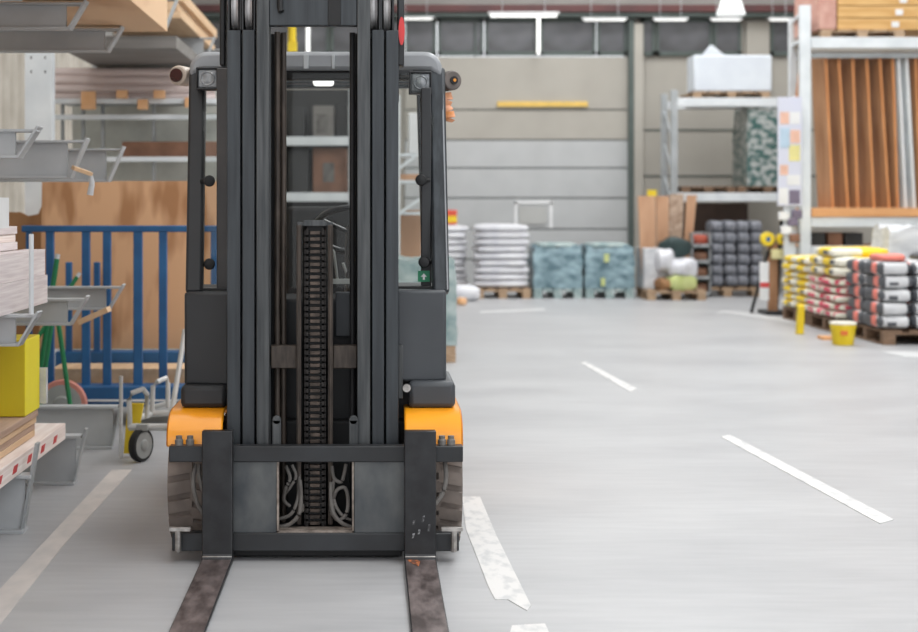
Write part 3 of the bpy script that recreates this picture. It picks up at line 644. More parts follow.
b = MB(); b.box(-2.2, X(9, 6.1), 5.3, 6.1, 1.267, 1.39); tag(b.build('paper_stack', M['white'], smooth=False), 'stack of white sheets on the taller pile of pale boards', 'paper stack')
# lower lumber
def lumber(name, lab, x0, x1, y0, y1, z0, z1, marks):
    b = MB(); b.box(x0, x1, y0, y1, z0, z1)
    o = b.build(name, M['lumber'], bevel=.003, smooth=False); tag(o, lab, 'lumber')
    ORG[o.name] = o.location.copy()
    if marks:
        k = MB(); yy = y0 + .1
        while yy < y1 - .1:
            c = (z0 + z1) / 2; k.prism([(yy, c - .018), (yy + .07, c - .018), (yy + .1, c + .012), (yy + .03, c + .012)], x1, x1 + .0015, 'x'); yy += .26
        p = MB(); p.bm = k.bm; q = p.build('print', M['redmark'], o, smooth=False); q['label'] = 'red printed marks'
    return o
lumber('lumber_beam', 'long pale beam with red printed marks on the rack feet', -1.75, -1.455, 3.4, 7.17, .242, .318, True)
lumber('lumber_beam', 'pale timber piece under the beam with red marks', -1.75, -1.47, 3.4, 7.05, .2405 - .0, .2415, False) if False else None
boards(4, 'timber_board', 'pine board below the yellow box on the near rack, %s of four', 'board', -2.3, -1.502, 3.6, 6.76, .322, .44, [M['pine'], M['lumber_dark']], 'pine boards below the yellow box')
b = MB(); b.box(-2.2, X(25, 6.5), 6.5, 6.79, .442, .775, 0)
yb = b.build('yellow_box', [M['yellow_shaded'], M['yellow_lit']], bevel=.004, smooth=False); tag(yb, 'bright yellow box standing on the lower boards of the near rack', 'box')
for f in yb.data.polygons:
    if f.normal.x > .5: f.material_index = 1  # light put into the colour: brighter yellow on the aisle side only
b = MB(); b.box(-1.60, X(46, 6.8), 6.80, 6.84, .46, .62); tag(b.build('plastic_sheet', M['wrap_clear'], smooth=False), 'crumpled clear plastic sheet behind the yellow box', 'plastic')
# plywood packs on the high level
b = MB(); b.box(-2.40, -1.17, 2.6, 8.66, 2.36, 2.68); tag(b.build('timber_block', M['pine_knot'], bevel=.003, smooth=False), 'large pale wooden block lying on the highest arms of the near rack', 'timber')
# offcut and tag hanging from an arm
b = MB(); b.beam((X(77, 7.3), 7.2, Z(168, 7.25)), (X(93, 7.3), 7.25, Z(174, 7.25)), .05, .02, side=(0, 1, 0)); tag(b.build('wood_offcut', M['pine'], bevel=.002), 'small pine offcut resting against the upper arm of the near rack', 'wood')
b = MB(); b.tube([(X(91, 7.2), 7.2, Z(176, 7.2)), (X(92, 7.2), 7.2, Z(184, 7.2)), (X(90, 7.2), 7.2, Z(195, 7.2))], .011, 8, r2=.016); tag(b.build('plastic_tag', M['wrap_clear']), 'clear plastic strip dangling below the pine offcut', 'plastic strip')
b = MB(); b.beam((X(80, 8.2), 8.2, Z(322, 8.2)), (X(109, 8.2), 8.2, Z(309, 8.2)), .12, .03, side=(0, 1, 0)); tag(b.build('wood_offcut', M['pine'], bevel=.002), 'short pine board slung under the farther middle arm, before the blue trolley', 'wood')

# ------------------------------------------------------------------ blue panel trolley
BT = thing('panel_trolley', (-1.5, 9.6, 0), 'blue steel panel trolley with upright bars, holding plywood behind the near rack', 'trolley')
xa, xz = X(22, 9.3), -.93
b = MB(); b.box(xa, xz, 9.28, 9.33, Z(232, 9.3), Z(225.5, 9.3)); tr = part(b, 'top_rail', M['blue'], .006, BT)
for a, w_ in ((29, .035), (50, .05), (86, .05), (107, .05), (138, .055), (163, .05), (192, .05), (214, .04)):
    b = MB(); b.box(X(a, 9.3) - w_ / 2, X(a, 9.3) + w_ / 2, 9.285, 9.325, .2, Z(230, 9.3)); part(b, 'upright_bar', M['blue'], .005, BT)
for a, t_ in ((69, 262), (97, 262)):
    b = MB(); b.box(X(a, 9.85) - .02, X(a, 9.85) + .02, 9.83, 9.87, .2, Z(t_, 9.85)); part(b, 'short_bar', M['blue'], .005, BT)
b = MB(); b.box(xa + .1, xz, 9.2, 9.4, .12, .245); part(b, 'deck_beam', M['blue'], .006, BT)
b = MB(); b.box(xa + .1, xz, 9.195, 9.2, .155, .168); part(b, 'deck_strip', M['white'], 0, BT, 'white strip along the deck beam')
b = MB(); b.box(xa + .1, xz, 9.8, 9.95, .2, .40); part(b, 'rear_beam', M['blue'], .006, BT)
b = MB(); b.box(xa + .1, xz, 9.4, 9.8, .2, .235); part(b, 'deck', M['ply_brown'], .003, BT)
b = MB(); b.box(xa + .15, xz - .03, 9.44, 9.78, .237, .33); tag(b.build('deck_timber', M['pine'], bevel=.003), 'pale timber lying on the deck of the blue trolley', 'timber')
def spin(b, x, y, a): bmesh.ops.rotate(b.bm, verts=b.bm.verts, cent=(x, y, 0), matrix=Matrix.Rotation(a, 3, 'Z'))
def caster(parent, x, y, r, w_, mt, mh, name='wheel', turn=0):
    b = MB(); b.lathe([(r * .78, -w_ / 2), (r * .96, -w_ / 2), (r, -w_ / 4), (r, w_ / 4), (r * .96, w_ / 2), (r * .78, w_ / 2)], (x, y, r), 'y', 32); spin(b, x, y, turn); o = part(b, name, mt, 0, parent)
    b = MB(); b.lathe([(.02, -w_ * .75), (r * .3, -w_ * .7), (r * .36, -w_ * .54), (r * .8, -w_ * .54), (r * .8, w_ * .54), (r * .3, w_ * .6), (.02, w_ * .7)], (x, y, r), 'y', 24); spin(b, x, y, turn); part(b, 'hub', mh, 0, o)
caster(BT, X(62, 9.1), 9.12, .15, .05, M['pinkrubber'], M['hub'])
caster(BT, X(88, 9.95), 10.05, .19, .05, M['pinkrubber'], M['hub'])
caster(BT, X(195, 9.1), 9.12, .1, .05, M['pinkrubber'], M['hub'])
b = MB(); b.box(X(62, 9.1) - .05, X(62, 9.1) + .05, 9.15, 9.2, .13, .2); part(b, 'wheel_fork', M['hub'], .003, BT)
# ply sheets leaning on it
def leaning(name, lab, x0, x1, yb, zb, yt, zt_, th, m, cat):
    b = MB(); b.prism([(yb, zb), (yt, zt_), (yt + th, zt_), (yb + th, zb)], x0, x1, 'x'); return tag(b.build(name, m, smooth=False), lab, cat)
leaning('plywood_board', 'large plywood panel standing upright behind the blue trolley rail', X(42, 10.1), X(219, 10.1), 10.02, .4, 10.1, Z(181, 10.1), .04, M['ply'], 'plywood panel')
b = MB(); Yp = 10.3
b.prism([(X(5, Yp), .0), (X(45, Yp), .0), (X(45, Yp), Z(203, Yp)), (X(40, Yp), Z(214, Yp)), (X(30, Yp), Z(216, Yp)), (X(22, Yp), Z(212, Yp)), (X(5, Yp), Z(212, Yp))], 10.24, 10.27, 'y'); tag(b.build('plywood_board', M['ply_brown'], smooth=False), 'darker brown board with a wavy top edge behind the large plywood panel', 'plywood panel')
# green handles in the trolley
for lab, p0, p1, r in (('green handle leaning across in front of the pink-rimmed wheel', (58, 320, 8.7), (74, 413, 8.6), .014), ('green handle with pale tip sticking up beside the timber bundles', (57, 259, 8.95), (45, 330, 8.9), .016), ('green handle crossing low behind the yellow box', (52, 322, 8.8), (41, 384, 8.75), .014), ('short green handle with a grey tip pointing up over the middle arm', (77, 277, 9.0), (60, 300, 8.95), .013)):
    A, B_ = Vector((X(p0[0], p0[2]), p0[2], Z(p0[1], p0[2]))), Vector((X(p1[0], p1[2]), p1[2], Z(p1[1], p1[2])))
    B_ = B_ if B_.z < .16 else A + (B_ - A) * ((A.z - .12) / (A.z - B_.z))
    B_.z = .12
    root = thing('tool_handle', (B_.x, B_.y, 0), lab, 'tool handle', 'green tool handles in the trolley')
    b = MB(); b.tube([B_ - Vector((0, 0, .12)) , A], r, 12); part(b, 'shaft', M['greenpole'], 0, root)
    b = MB(); d = (A - B_).normalized(); b.tube([A, A + d * .03], r * .9, 12); part(b, 'tip', M['wrap_clear'], 0, root, 'pale tip')
# small tubular hand trolley with black caster
HT = thing('tube_trolley', (X(150, 8), 8.2, 0), 'small galvanised tube trolley with black caster next to the forklift', 'trolley')
def P3(x, y, Y): return (X(x, Y), Y, Z(y, Y))
b = MB(); b.tube([P3(130, 428, 8), P3(129, 400, 8), P3(132, 393, 8), P3(143, 389, 8), P3(147, 394, 8.2), P3(147, 418, 8.2)], .014, 10); part(b, 'loop_handle', M['galv'], 0, HT)
b = MB(); b.tube([P3(152, 414, 8.6), P3(153, 386, 8.6), P3(157, 382, 8.6), P3(166, 378, 8.7), P3(168, 384, 8.7), P3(168, 408, 8.7)], .014, 10); part(b, 'loop_handle', M['galv'], 0, HT)
b = MB(); b.tube([P3(129, 427, 8), P3(172, 427, 8)], .02, 10); b.tube([P3(131, 420, 8.2), P3(150, 414, 8.6), P3(176, 412, 8.6)], .018, 10); b.tube([P3(148, 408, 8.8), P3(176, 402, 8.8)], .016, 10); part(b, 'frame', M['galv'], 0, HT)
b = MB(); b.tube([P3(185, 330, 8.3), P3(180, 362, 8.2), P3(170, 424, 8.0)], .015, 10); part(b, 'push_bar', M['galv'], 0, HT)
b = MB(); b.tube([P3(121, 458, 7.9), P3(121, 376, 7.9)], .01, 10); part(b, 'post', M['galv'], 0, HT)
caster(HT, X(141, 7.95), 7.95, .088, .04, M['black'], M['hub'], turn=R(62))
b = MB(); b.box(X(137, 7.95), X(148, 7.95), 7.925, 7.975, .165, .2); b.box(X(137, 7.95), X(139, 7.95), 7.93, 7.97, .09, .18); part(b, 'caster_fork', M['hub'], .003, HT)
b = MB(); b.prism([(X(124, 8.1), 0.02), (X(136, 8.1), .02), (X(144, 8.1), Z(403, 8.1)), (X(128, 8.1), Z(403, 8.1))], 8.08, 8.11, 'y'); tag(b.build('yellow_sign', M['yellow_plain'], bevel=.004), 'narrow yellow plastic stand behind the tube trolley', 'stand')

# ------------------------------------------------------------------ farther cantilever rack, pipes
FR = thing('cantilever_rack', (-2.2, 12, 0), 'farther pale cantilever rack behind the blue trolley with pipes and sheets', 'rack')
for Yc in (10.75, 13.3, 14.3):
    b = MB(); b.box(-2.46, -2.27, Yc - .06, Yc + .06, 0, 3.6)
    for k in (13, 14, 15, 20, 21): b.box(-2.42, -2.41, Yc - .0605, Yc - .06, .3 + k * .1, .32 + k * .1, 1); b.box(-2.32, -2.31, Yc - .0605, Yc - .06, .3 + k * .1, .32 + k * .1, 1)
    part(b, 'column', [M['rack_white'], M['steel_dark']], .004, FR)
    arm(FR, -1.38, Yc, 2.84, .2, M['arm'], -2.3)
for k, (lab, a, c, y0, y1) in enumerate((('lowest', -2.2, -1.5, 2.845, 2.90), ('middle', -2.2, -1.52, 2.905, 2.97), ('topmost', -2.2, -1.48, 2.975, 3.05))):
    b = MB(); b.box(a, c, 11.9, 14.5, y0, y1); tag(b.build('wood_board', M['pine'], smooth=False), 'wood panel on the highest arms of the farther rack, %s of three' % lab, 'wood panel', 'wood panels on the farther rack')
b = MB(); b.box(-2.28, -1.42, 11.0, 13.6, 2.51, 2.60); tag(b.build('sheet_pack', M['grey_sheet'], smooth=False), 'wide grey-brown sheet pack in the farther rack, above the pipes', 'sheet pack')
Yq = 12.2
PR = thing('pipe_rack', (-2.0, 12.4, 0), 'low crosswise shelf rack with pale beams carrying long pipes at the back', 'rack')
xL, xR = X(54, Yq), X(226, Yq)
for zz in (Z(100, Yq), Z(116, Yq), Z(158, Yq)):
    b = MB(); b.box(xL, xR, Yq - .03, Yq + .03, zz - .03, zz + .01); part(b, 'beam', M['rack_white'], .003, PR)
for a in (57, 78, 98, 150, 224):
    b = MB(); b.box(X(a, Yq) - .012, X(a, Yq) + .012, Yq + .2, Yq + .25, 0, Z(66, Yq)); part(b, 'upright', M['rack_grey'], .002, PR)
b = MB(); b.box(xL, xR, Yq + .03, Yq + .6, Z(100, Yq) - .012, Z(100, Yq)); part(b, 'shelf', M['rack_grey'], .001, PR)
labs = ['lowest', 'second lowest', 'middle', 'second highest', 'topmost']
for k, (yy, r) in enumerate(((96.5, .034), (88, .04), (79, .042), (71, .036))):
    b = MB(); b.tube([(xL - .05, Yq + .1, Z(yy, Yq)), (X(214, Yq), Yq + .1, Z(yy, Yq))], r, 20)
    tag(b.build('long_pipe', M['pipe']), 'pink-grey pipe lying across the crosswise shelf rack, %s of four' % ['lowest', 'second lowest', 'second highest', 'topmost'][k], 'pipe', 'pipes on the crosswise rack')
for k, (a, c, y0, y1) in enumerate(((83, 97, 92, 110), (118, 129, 91, 99), (139, 149, 100, 110), (155, 166, 91, 99), (186, 198, 98, 108))):
    b = MB(); b.box(X(a, Yq), X(c, Yq), Yq - .09, Yq - .035, Z(y1, Yq), Z(y0, Yq)); tag(b.build('wood_block', M['orange_wood'], bevel=.003), 'orange wood block in front of the pipes, %s counted from the rack column' % ['first', 'second', 'third', 'fourth', 'fifth'][k], 'wood block', 'orange blocks before the pipes')
b = MB(); b.box(xL, xR, Yq + .75, Yq + .8, .0, Z(66, Yq)); tag(b.build('backing_sheet', mat('pale_green_grey_sheet', (196, 198, 190), .6), smooth=False), 'tall grey sheet standing behind the crosswise pipe rack', 'sheet')
b = MB(); b.box(X(120, Yq), X(220, Yq), Yq + .1, Yq + .5, Z(157, Yq), Z(141, Yq)); tag(b.build('goods_box', M['brownbox'], bevel=.005), 'brown carton on the lower shelf of the pipe rack', 'carton')

# ------------------------------------------------------------------ rack seen through the cab
Yc = 17.0
DR = thing('shelf_rack', (X(325, Yc), Yc + .5, 0), 'dark filled shelf rack far behind, seen through the forklift cab', 'rack')
for a in (268, 352):
    b = MB(); b.box(X(a, Yc) - .04, X(a, Yc) + .04, Yc, Yc + .08, 0, 2.9); b.box(X(a, Yc) - .04, X(a, Yc) + .04, Yc + .95, Yc + 1.03, 0, 2.9); part(b, 'upright', M['rack_grey'], .004, DR)
for zz in (Z(141, Yc), Z(197, Yc), .55):
    b = MB(); b.box(X(268, Yc), X(352, Yc), Yc, Yc + .06, zz - .05, zz + .05); part(b, 'beam', M['rack_white'], .004, DR)
    b = MB(); b.box(X(268, Yc), X(352, Yc), Yc + .06, Yc + 1.0, zz, zz + .02); part(b, 'shelf', M['rack_grey'], .002, DR)
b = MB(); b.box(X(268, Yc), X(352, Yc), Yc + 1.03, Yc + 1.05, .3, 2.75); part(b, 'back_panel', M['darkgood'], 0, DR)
for lab, a, c, y0, y1, m in (('dark carton on the upper shelf, beside the pale canister', 288, 305, 108, 136, 'darkgood'), ('grey canister on the upper shelf', 313, 334, 106, 136, 'grey_sheet'), ('dark carton on the upper shelf, far side of the canister', 336, 348, 104, 136, 'darkgood'), ('brown carton with pale print on the lower shelf', 313, 347, 148, 190, 'brownbox'), ('dark carton on the lower shelf', 288, 309, 150, 190, 'darkgood')):
    b = MB(); b.box(X(a, Yc + .2), X(c, Yc + .2), Yc + .15, Yc + .7, Z(y1, Yc + .2) - (.0), Z(y0, Yc + .2))
    zs = Z(141, Yc) + .02 if y1 == 136 else Z(197, Yc) + .02
    b = MB(); b.box(X(a, Yc + .2), X(c, Yc + .2), Yc + .15, Yc + .7, zs, Z(y0, Yc + .2)); o = b.build('carton', M[m], bevel=.01); tag(o, lab + ' behind the cab', 'carton', 'cartons in the rack behind the cab'); ORG[o.name] = o.location.copy()
    if m in ('brownbox', 'grey_sheet'):
        b = MB(); xm, zm = X((a + c) / 2, Yc + .2), (zs + Z(y0, Yc + .2)) / 2; b.box(xm - .08, xm + .05, Yc + .146, Yc + .15, zm - .12, zm + .1); p = part(b, 'print', M['hose'], 0, o, 'pale print')
b = MB(); b.tube([(X(292, 15), 15, Z(50, 15)), (X(292, 15), 15, Z(30, 15)), (X(292, 15), 15, 3.6)], .04, 12); b.box(X(288, 15), X(297, 15), 14.95, 15.05, Z(52, 15), Z(42, 15)); b.tube([(X(292, 15), 15, 3.6), (X(292, 15), 15, 8)], .012, 8)
tag(b.build('crane_pendant', M['yellow_plain']), 'yellow pendant block hanging high behind the forklift mast', 'pendant')

# braced rack with cartons behind the right cab window, teal pallet
Yd = 14.5
BR = thing('braced_rack', (X(410, Yd), Yd + .5, 0), 'pale rack frame with diagonal braces behind the forklift side window', 'rack')
for a in (397, 436):
    b = MB(); b.box(X(a, Yd) - .03, X(a, Yd) + .03, Yd, Yd + .06, 0, Z(95, Yd)); part(b, 'upright', M['rack_white'], .003, BR)
b = MB()
for y0, y1 in ((170, 140), (215, 188), (292, 238)): b.beam((X(397, Yd), Yd + .03, Z(y0, Yd)), (X(436, Yd), Yd + .03, Z(y1, Yd)), .04, .03, side=(0, 1, 0))
part(b, 'diagonal_brace', M['rack_white'], .002, BR)
for yy in (180, 212):
    b = MB(); b.box(X(397, Yd), X(436, Yd), Yd + .08, Yd + .6, Z(yy, Yd) - .03, Z(yy, Yd)); part(b, 'shelf', M['rack_white'], .003, BR)
b = MB(); b.box(X(398, Yd), X(422, Yd), Yd + .1, Yd + .5, Z(180, Yd), Z(174, Yd)); tag(b.build('carton', M['cardboard'], bevel=.005), 'flat brown carton on the braced rack behind the side window', 'carton')
b = MB(); b.box(X(398, Yd + .7), X(421, Yd + .7), Yd + .65, Yd + .7, 0, Z(210, Yd + .7)); tag(b.build('cardboard_sheet', M['cardboard'], smooth=False), 'cardboard panel standing behind the braced rack', 'cardboard')
b = MB(); b.box(X(399, Yd), X(431, Yd), Yd + .1, Yd + .5, Z(150, Yd) - .06, Z(150, Yd) - .03); part(b, 'shelf', M['rack_white'], .002, BR)
b = MB(); b.box(X(409, Yd), X(432, Yd), Yd + .12, Yd + .45, Z(150, Yd) - .03, Z(112, Yd)); tag(b.build('white_box', M['white'], bevel=.01), 'plain white box high on the braced rack behind the cab window', 'box')
def pallet(lab, x0, x1, y0, y1, m=None, group='wooden pallets'):
    m = m or M['pallet']; r = thing('wooden_pallet', ((x0 + x1) / 2, (y0 + y1) / 2, 0), lab, 'pallet', group)
    n = 5; wx = (x1 - x0); wb = wx / (n * 1.35)
    b = MB()
    for k in range(n): c = x0 + wb / 2 + k * (wx - wb) / (n - 1); b.box(c - wb / 2, c + wb / 2, y0, y1, .122, .144)
    part(b, 'top_boards', m, 0, r)
    b = MB()
    for yy in (y0, (y0 + y1) / 2 - .05, y1 - .1):
        b.box(x0, x1, yy, yy + .1, .10, .122)
        for xx in (x0, (x0 + x1) / 2 - .06, x1 - .12): b.box(xx, xx + .12, yy, yy + .1, .022, .10)
    for xx in (x0, (x0 + x1) / 2 - .06, x1 - .12): b.box(xx, xx + .12, y0, y1, 0, .022)
    part(b, 'blocks', m, 0, r); return r
def wrapped(name, lab, x0, x1, y0, y1, z0, z1, m, seed=1, cat='wrapped load', top=None, amp=.02):
    """shrink-wrapped load: box with pushed-in rows of goods"""
    b = MB(); nx, ny, nz = 14, 10, 14; q = random.Random(seed)
    P = {}
    def vert(i, j, k):
        key = (i, j, k)
        if key not in P:
            a, bb, c = i / nx, j / ny, k / nz
            bx = math.sin(math.pi * c * 4) * amp * .5; f = 1 - .05 * (c ** 6)
            x = (x0 + x1) / 2 + (a - .5) * (x1 - x0) * f + q.uniform(-amp, amp) * .35 + (a - .5) * bx
            yv = (y0 + y1) / 2 + (bb - .5) * (y1 - y0) * f + q.uniform(-amp, amp) * .35
            z = z0 + c * (z1 - z0) + (q.uniform(-amp, amp * 1.2) if k == nz else 0)
            P[key] = b.bm.verts.new((x, yv, z))
        return P[key]
    for i in range(nx):
        for j in range(ny):
            for k in (0, nz): b.bm.faces.new((vert(i, j, k), vert(i + 1, j, k), vert(i + 1, j + 1, k), vert(i, j + 1, k)))
    for k in range(nz):
        for i in range(nx):
            for j in (0, ny): b.bm.faces.new((vert(i, j, k), vert(i + 1, j, k), vert(i + 1, j, k + 1), vert(i, j, k + 1)))
        for j in range(ny):
            for i in (0, nx): b.bm.faces.new((vert(i, j, k), vert(i, j + 1, k), vert(i, j + 1, k + 1), vert(i, j, k + 1)))
    return tag(b.build(name, m), lab, cat)
pallet('pallet under the pale teal wrapped load half hidden by the forklift', .02, X(456, 12.9), 12.95, 13.9)
wrapped('wrapped_load', 'pale teal wrapped load on a pallet, mostly hidden behind the forklift', .02, X(457, 12.9), 12.95, 13.9, .145, .88, M['wrap_teal_l'], 3)

# ------------------------------------------------------------------ white sack stacks by the door
def sack_stack(lab, cat, x0, x1, y0, y1, z0, z1, n, mats, pick, group, ny=1, nx=1, name='sack', seed=0, who=None, special=None):
    h = (z1 - z0) / n; lx, ly = (x1 - x0) / nx, (y1 - y0) / ny
    protos = []
    for k in range(n):
        for j in range(ny):
            for i in range(nx):
                c = (x0 + (i + .5) * lx + rnd.uniform(-.012, .012), y0 + (j + .5) * ly, z0 + (k + .5) * h)
                lb = lab % ('topmost' if k == n - 1 else ('lowest' if k == 0 else ORD[k] + ' layer up'))
                if who: lb += who[(j * nx + i) % len(who)]
                if special and k == special[0]:
                    b = MB(); b.pillow(c, lx * .99, ly * .99, h * 1.12, .32, seed, pick=special[1]); o = b.build(name, mats); tag(o, lb, cat, group)
                elif len(protos) < 3:
                    b = MB(); b.pillow(c, lx * .99, ly * .99, h * 1.12, .32, seed + len(protos), pick=pick)
                    o = b.build(name, mats); protos.append(o); tag(o, lb, cat, group)
                else:
                    s0 = protos[rnd.randrange(3)]; o = s0.copy(); C.objects.link(o); o.location = (c[0], c[1], c[2] - h * .56); o['label'] = lb; o.rotation_euler.z = rnd.choice((0, math.pi)) if not who else 0
                # keep sack within its layer
                o.location = (c[0], c[1], z0 + k * h - (.0 if k == 0 else h * .04))
pallet('pallet under the tall white sack stack in front of the door', X(475, 21.9), X(530, 21.9), 21.8, 22.7)
sack_stack('white sack in the tall neat stack before the door, %s', 'sack', X(475, 21.8), X(530, 21.8), 21.85, 22.65, .146, Z(225, 21.8), 9, [M['sack']], None, 'white sacks in the tall stack', seed=10)
pallet('pallet under the white sacks beside the forklift roof leg', X(415, 22.5), X(468, 22.5), 22.4, 23.3)
sack_stack('white sack in the stack partly hidden by the forklift, %s', 'sack', X(415, 22.4), X(469, 22.4), 22.45, 23.25, .146, Z(226, 22.4), 9, [M['sack']], None, 'white sacks partly hidden by the forklift', seed=20)
b = MB(); b.pillow((X(462, 21.4), 21.4, .11), .5, .6, .22, .5, 5); tag(b.build('sack', M['sack']), 'single white sack slumped on the floor between the white stacks', 'sack')
b = MB(); b.box(X(446, 22.6), X(457, 22.6), 22.6, 22.75, Z(226, 22.4) + .02, Z(210, 22.6)); o = b.build('bucket_box', mat('orange_carton', (226, 96, 60), .5, 0, (210, 80, 60), 5), bevel=.01); tag(o, 'small orange and yellow carton on top of the hidden white sacks', 'carton'); ORG[o.name] = o.location.copy()
b = MB(); b.box(X(446, 22.6), X(457, 22.6), 22.593, 22.6, Z(222, 22.6), Z(216, 22.6)); part(b, 'label_band', M['yellow_plain'], 0, o)
b = MB(); b.pillow((X(462, 20.4), 20.4, .05), .14, .12, .10, .8, 6); tag(b.build('orange_scrap', M['orange_wood']), 'small orange scrap lying on the floor before the slumped sack', 'scrap')
# teal wrapped pallets
for lab, a, c, sd, y0 in (('teal wrapped cube load, the one beside the white sacks', 534, 582, 4, 21.85), ('teal wrapped cube load, the one beside the door post', 586, 634, 8, 21.85)):
    pallet('pallet under the ' + lab, X(a, y0), X(c, y0), y0, y0 + .9, M['wrap_teal_l'])
    wrapped('wrapped_load', lab, X(a - .5, y0), X(c + .5, y0), y0, y0 + .9, .145, Z(247, y0), M['wrap_teal'], sd, amp=.03)
    b = MB(); zt_ = Z(247, y0); x0, x1 = X(a + 3, y0), X(c - 3, y0)
    b.pillow(((x0 + x1) / 2, y0 + .4, zt_ + .02), x1 - x0, .8, .09, .4, sd); tag(b.build('wrap_film', M['wrap_teal_l']), 'loose film on the ' + lab, 'film')
# lime mark on second
b = MB(); Yl = 21.82; b.box(X(601, Yl), X(605, Yl), Yl - .01, Yl, Z(286, Yl), Z(278, Yl)); b.box(X(604, Yl), X(609, Yl), Yl - .01, Yl, Z(262, Yl), Z(254, Yl)); tag(b.build('lime_label', M['limegreen'], smooth=False), 'lime green labels stuck on the teal load beside the door post', 'label')

# ------------------------------------------------------------------ back rack with white board pack
Yr = 22.6
BK = thing('pallet_rack', (X(740, Yr), Yr + .5, 0), 'grey pallet rack against the back wall, two beam levels high', 'rack')
for a in (674.5, 806):
    b = MB(); 
    for yy in (Yr, Yr + .75): b.box(X(a, Yr) - .05, X(a, Yr) + .05, yy, yy + .08, 0, Z(90, Yr))
    for k in range(5): b.beam((X(a, Yr), Yr + .08, .3 + k * .5), (X(a, Yr), Yr + .75, .8 + k * .5), .03, .03)
    part(b, 'upright_frame', M['rack_grey'], .004, BK)
for yy in (102, 197):
    for y0 in (Yr, Yr + .77):
        b = MB(); b.box(X(677, Yr), X(803, Yr), y0, y0 + .06, Z(yy, Yr) - .065, Z(yy, Yr) + .065); part(b, 'beam', M['rack_white'], .004, BK)
def pallet_at(lab, x0, x1, y0, y1, z, m=None):
    r = pallet(lab, x0, x1, y0, y1, m); r.location.z = z; r.scale.z = .65; return r
zb = Z(102, Yr) + .067
pallet_at('light pallet under the white board pack on the back rack', X(694, Yr), X(770, Yr), Yr + .0, Yr + 1.05, zb)
b = MB(); b.box(X(694, Yr), X(772, Yr), Yr, Yr + .5, zb + .095, Z(55, Yr)); o = b.build('board_pack', mat('white_wrapped_pack', (216, 222, 228), .4, 0, (206, 212, 220), 3, bump=.1), bevel=.02); tag(o, 'large white wrapped pack on top of the back rack', 'wrapped pack'); ORG[o.name] = o.location.copy()
b = MB(); b.prism([(X(703, Yr), Z(55, Yr)), (X(725, Yr), Z(55, Yr)), (X(713, Yr), Z(45, Yr)), (X(711, Yr), Z(45, Yr))], Yr + .02, Yr + .1, 'y'); part(b, 'wrap_peak', bpy.data.materials['white_wrapped_pack'], .01, o, 'peak of wrap sticking up')
zb2 = Z(197, Yr) + .067
pallet_at('grey pallet under the dark green wrapped goods', X(738, Yr), X(799, Yr), Yr, Yr + 1.05, zb2, M['pallet_dark'])
wrapped('wrapped_goods', 'dark green and grey wrapped goods stack on the middle beam of the back rack', X(748, Yr), X(800, Yr), Yr + .02, Yr + .95, zb2 + .095, Z(108, Yr), M['wrap_mix'], 12)
pallet_at('empty pallet on the middle beam of the back rack', X(682, Yr), X(735, Yr), Yr, Yr + 1.05, zb2, M['pallet_dark'])
b = MB(); b.box(X(680, 23.9), X(748, 23.9), 23.9, 23.95, 0, Z(203, 23.9)); tag(b.build('backing_board', mat('dark_brown_board', (84, 66, 56), .6), smooth=False), 'dark brown board standing against the wall behind the charcoal sacks', 'board')
# charcoal sack pallet below
pallet('pallet under the charcoal sacks beneath the back rack', X(694, 22.3), X(760, 22.3), 22.25, 22.6)
def pick_c(x, y, z): return 1 if (abs(y) > .6 and abs(z) < .55 and abs(x) < .16) else 0
sack_stack('charcoal sack beneath the back rack, %s', 'sack', X(712, 22.2), X(764, 22.2), 22.22, 22.6, .146, Z(222, 22.2), 6, [M['charcoal'], M['sack_coral']], None, 'charcoal sacks beneath the back rack', nx=4, who=[', column beside the crates', ', second column from crates', ', third column from crates', ', column by the cart'], seed=30, special=(4, pick_c))
for k in range(4):
    z0 = .02 + k * .235
    r = thing('crate', (X(702, 22), 22.2, z0), 'dark crate with brown goods beside the charcoal sacks, %s of the pile' % ['lowest', 'second from below', 'third from below', 'topmost'][k], 'crate', 'crates beside the charcoal sacks')
    b = MB(); x0, x1 = X(692, 22), X(711, 22); b.box(x0, x1, 22, 22.45, z0, z0 + .02); b.box(x0, x0 + .02, 22, 22.45, z0, z0 + .23); b.box(x1 - .02, x1, 22, 22.45, z0, z0 + .23); b.box(x0, x1, 22.43, 22.45, z0, z0 + .23); b.box(x0, x1, 22, 22.02, z0, z0 + .06)
    part(b, 'crate_body', M['rack_grey'], .003, r)
    b = MB(); b.pillow(((x0 + x1) / 2, 22.2, z0 + .11), x1 - x0 - .06, .34, .17, .4, k); part(b, 'contents', M['brownbox'] if k != 3 else mat('rust_goods', (170, 80, 60), .7), 0, r, 'brown contents')
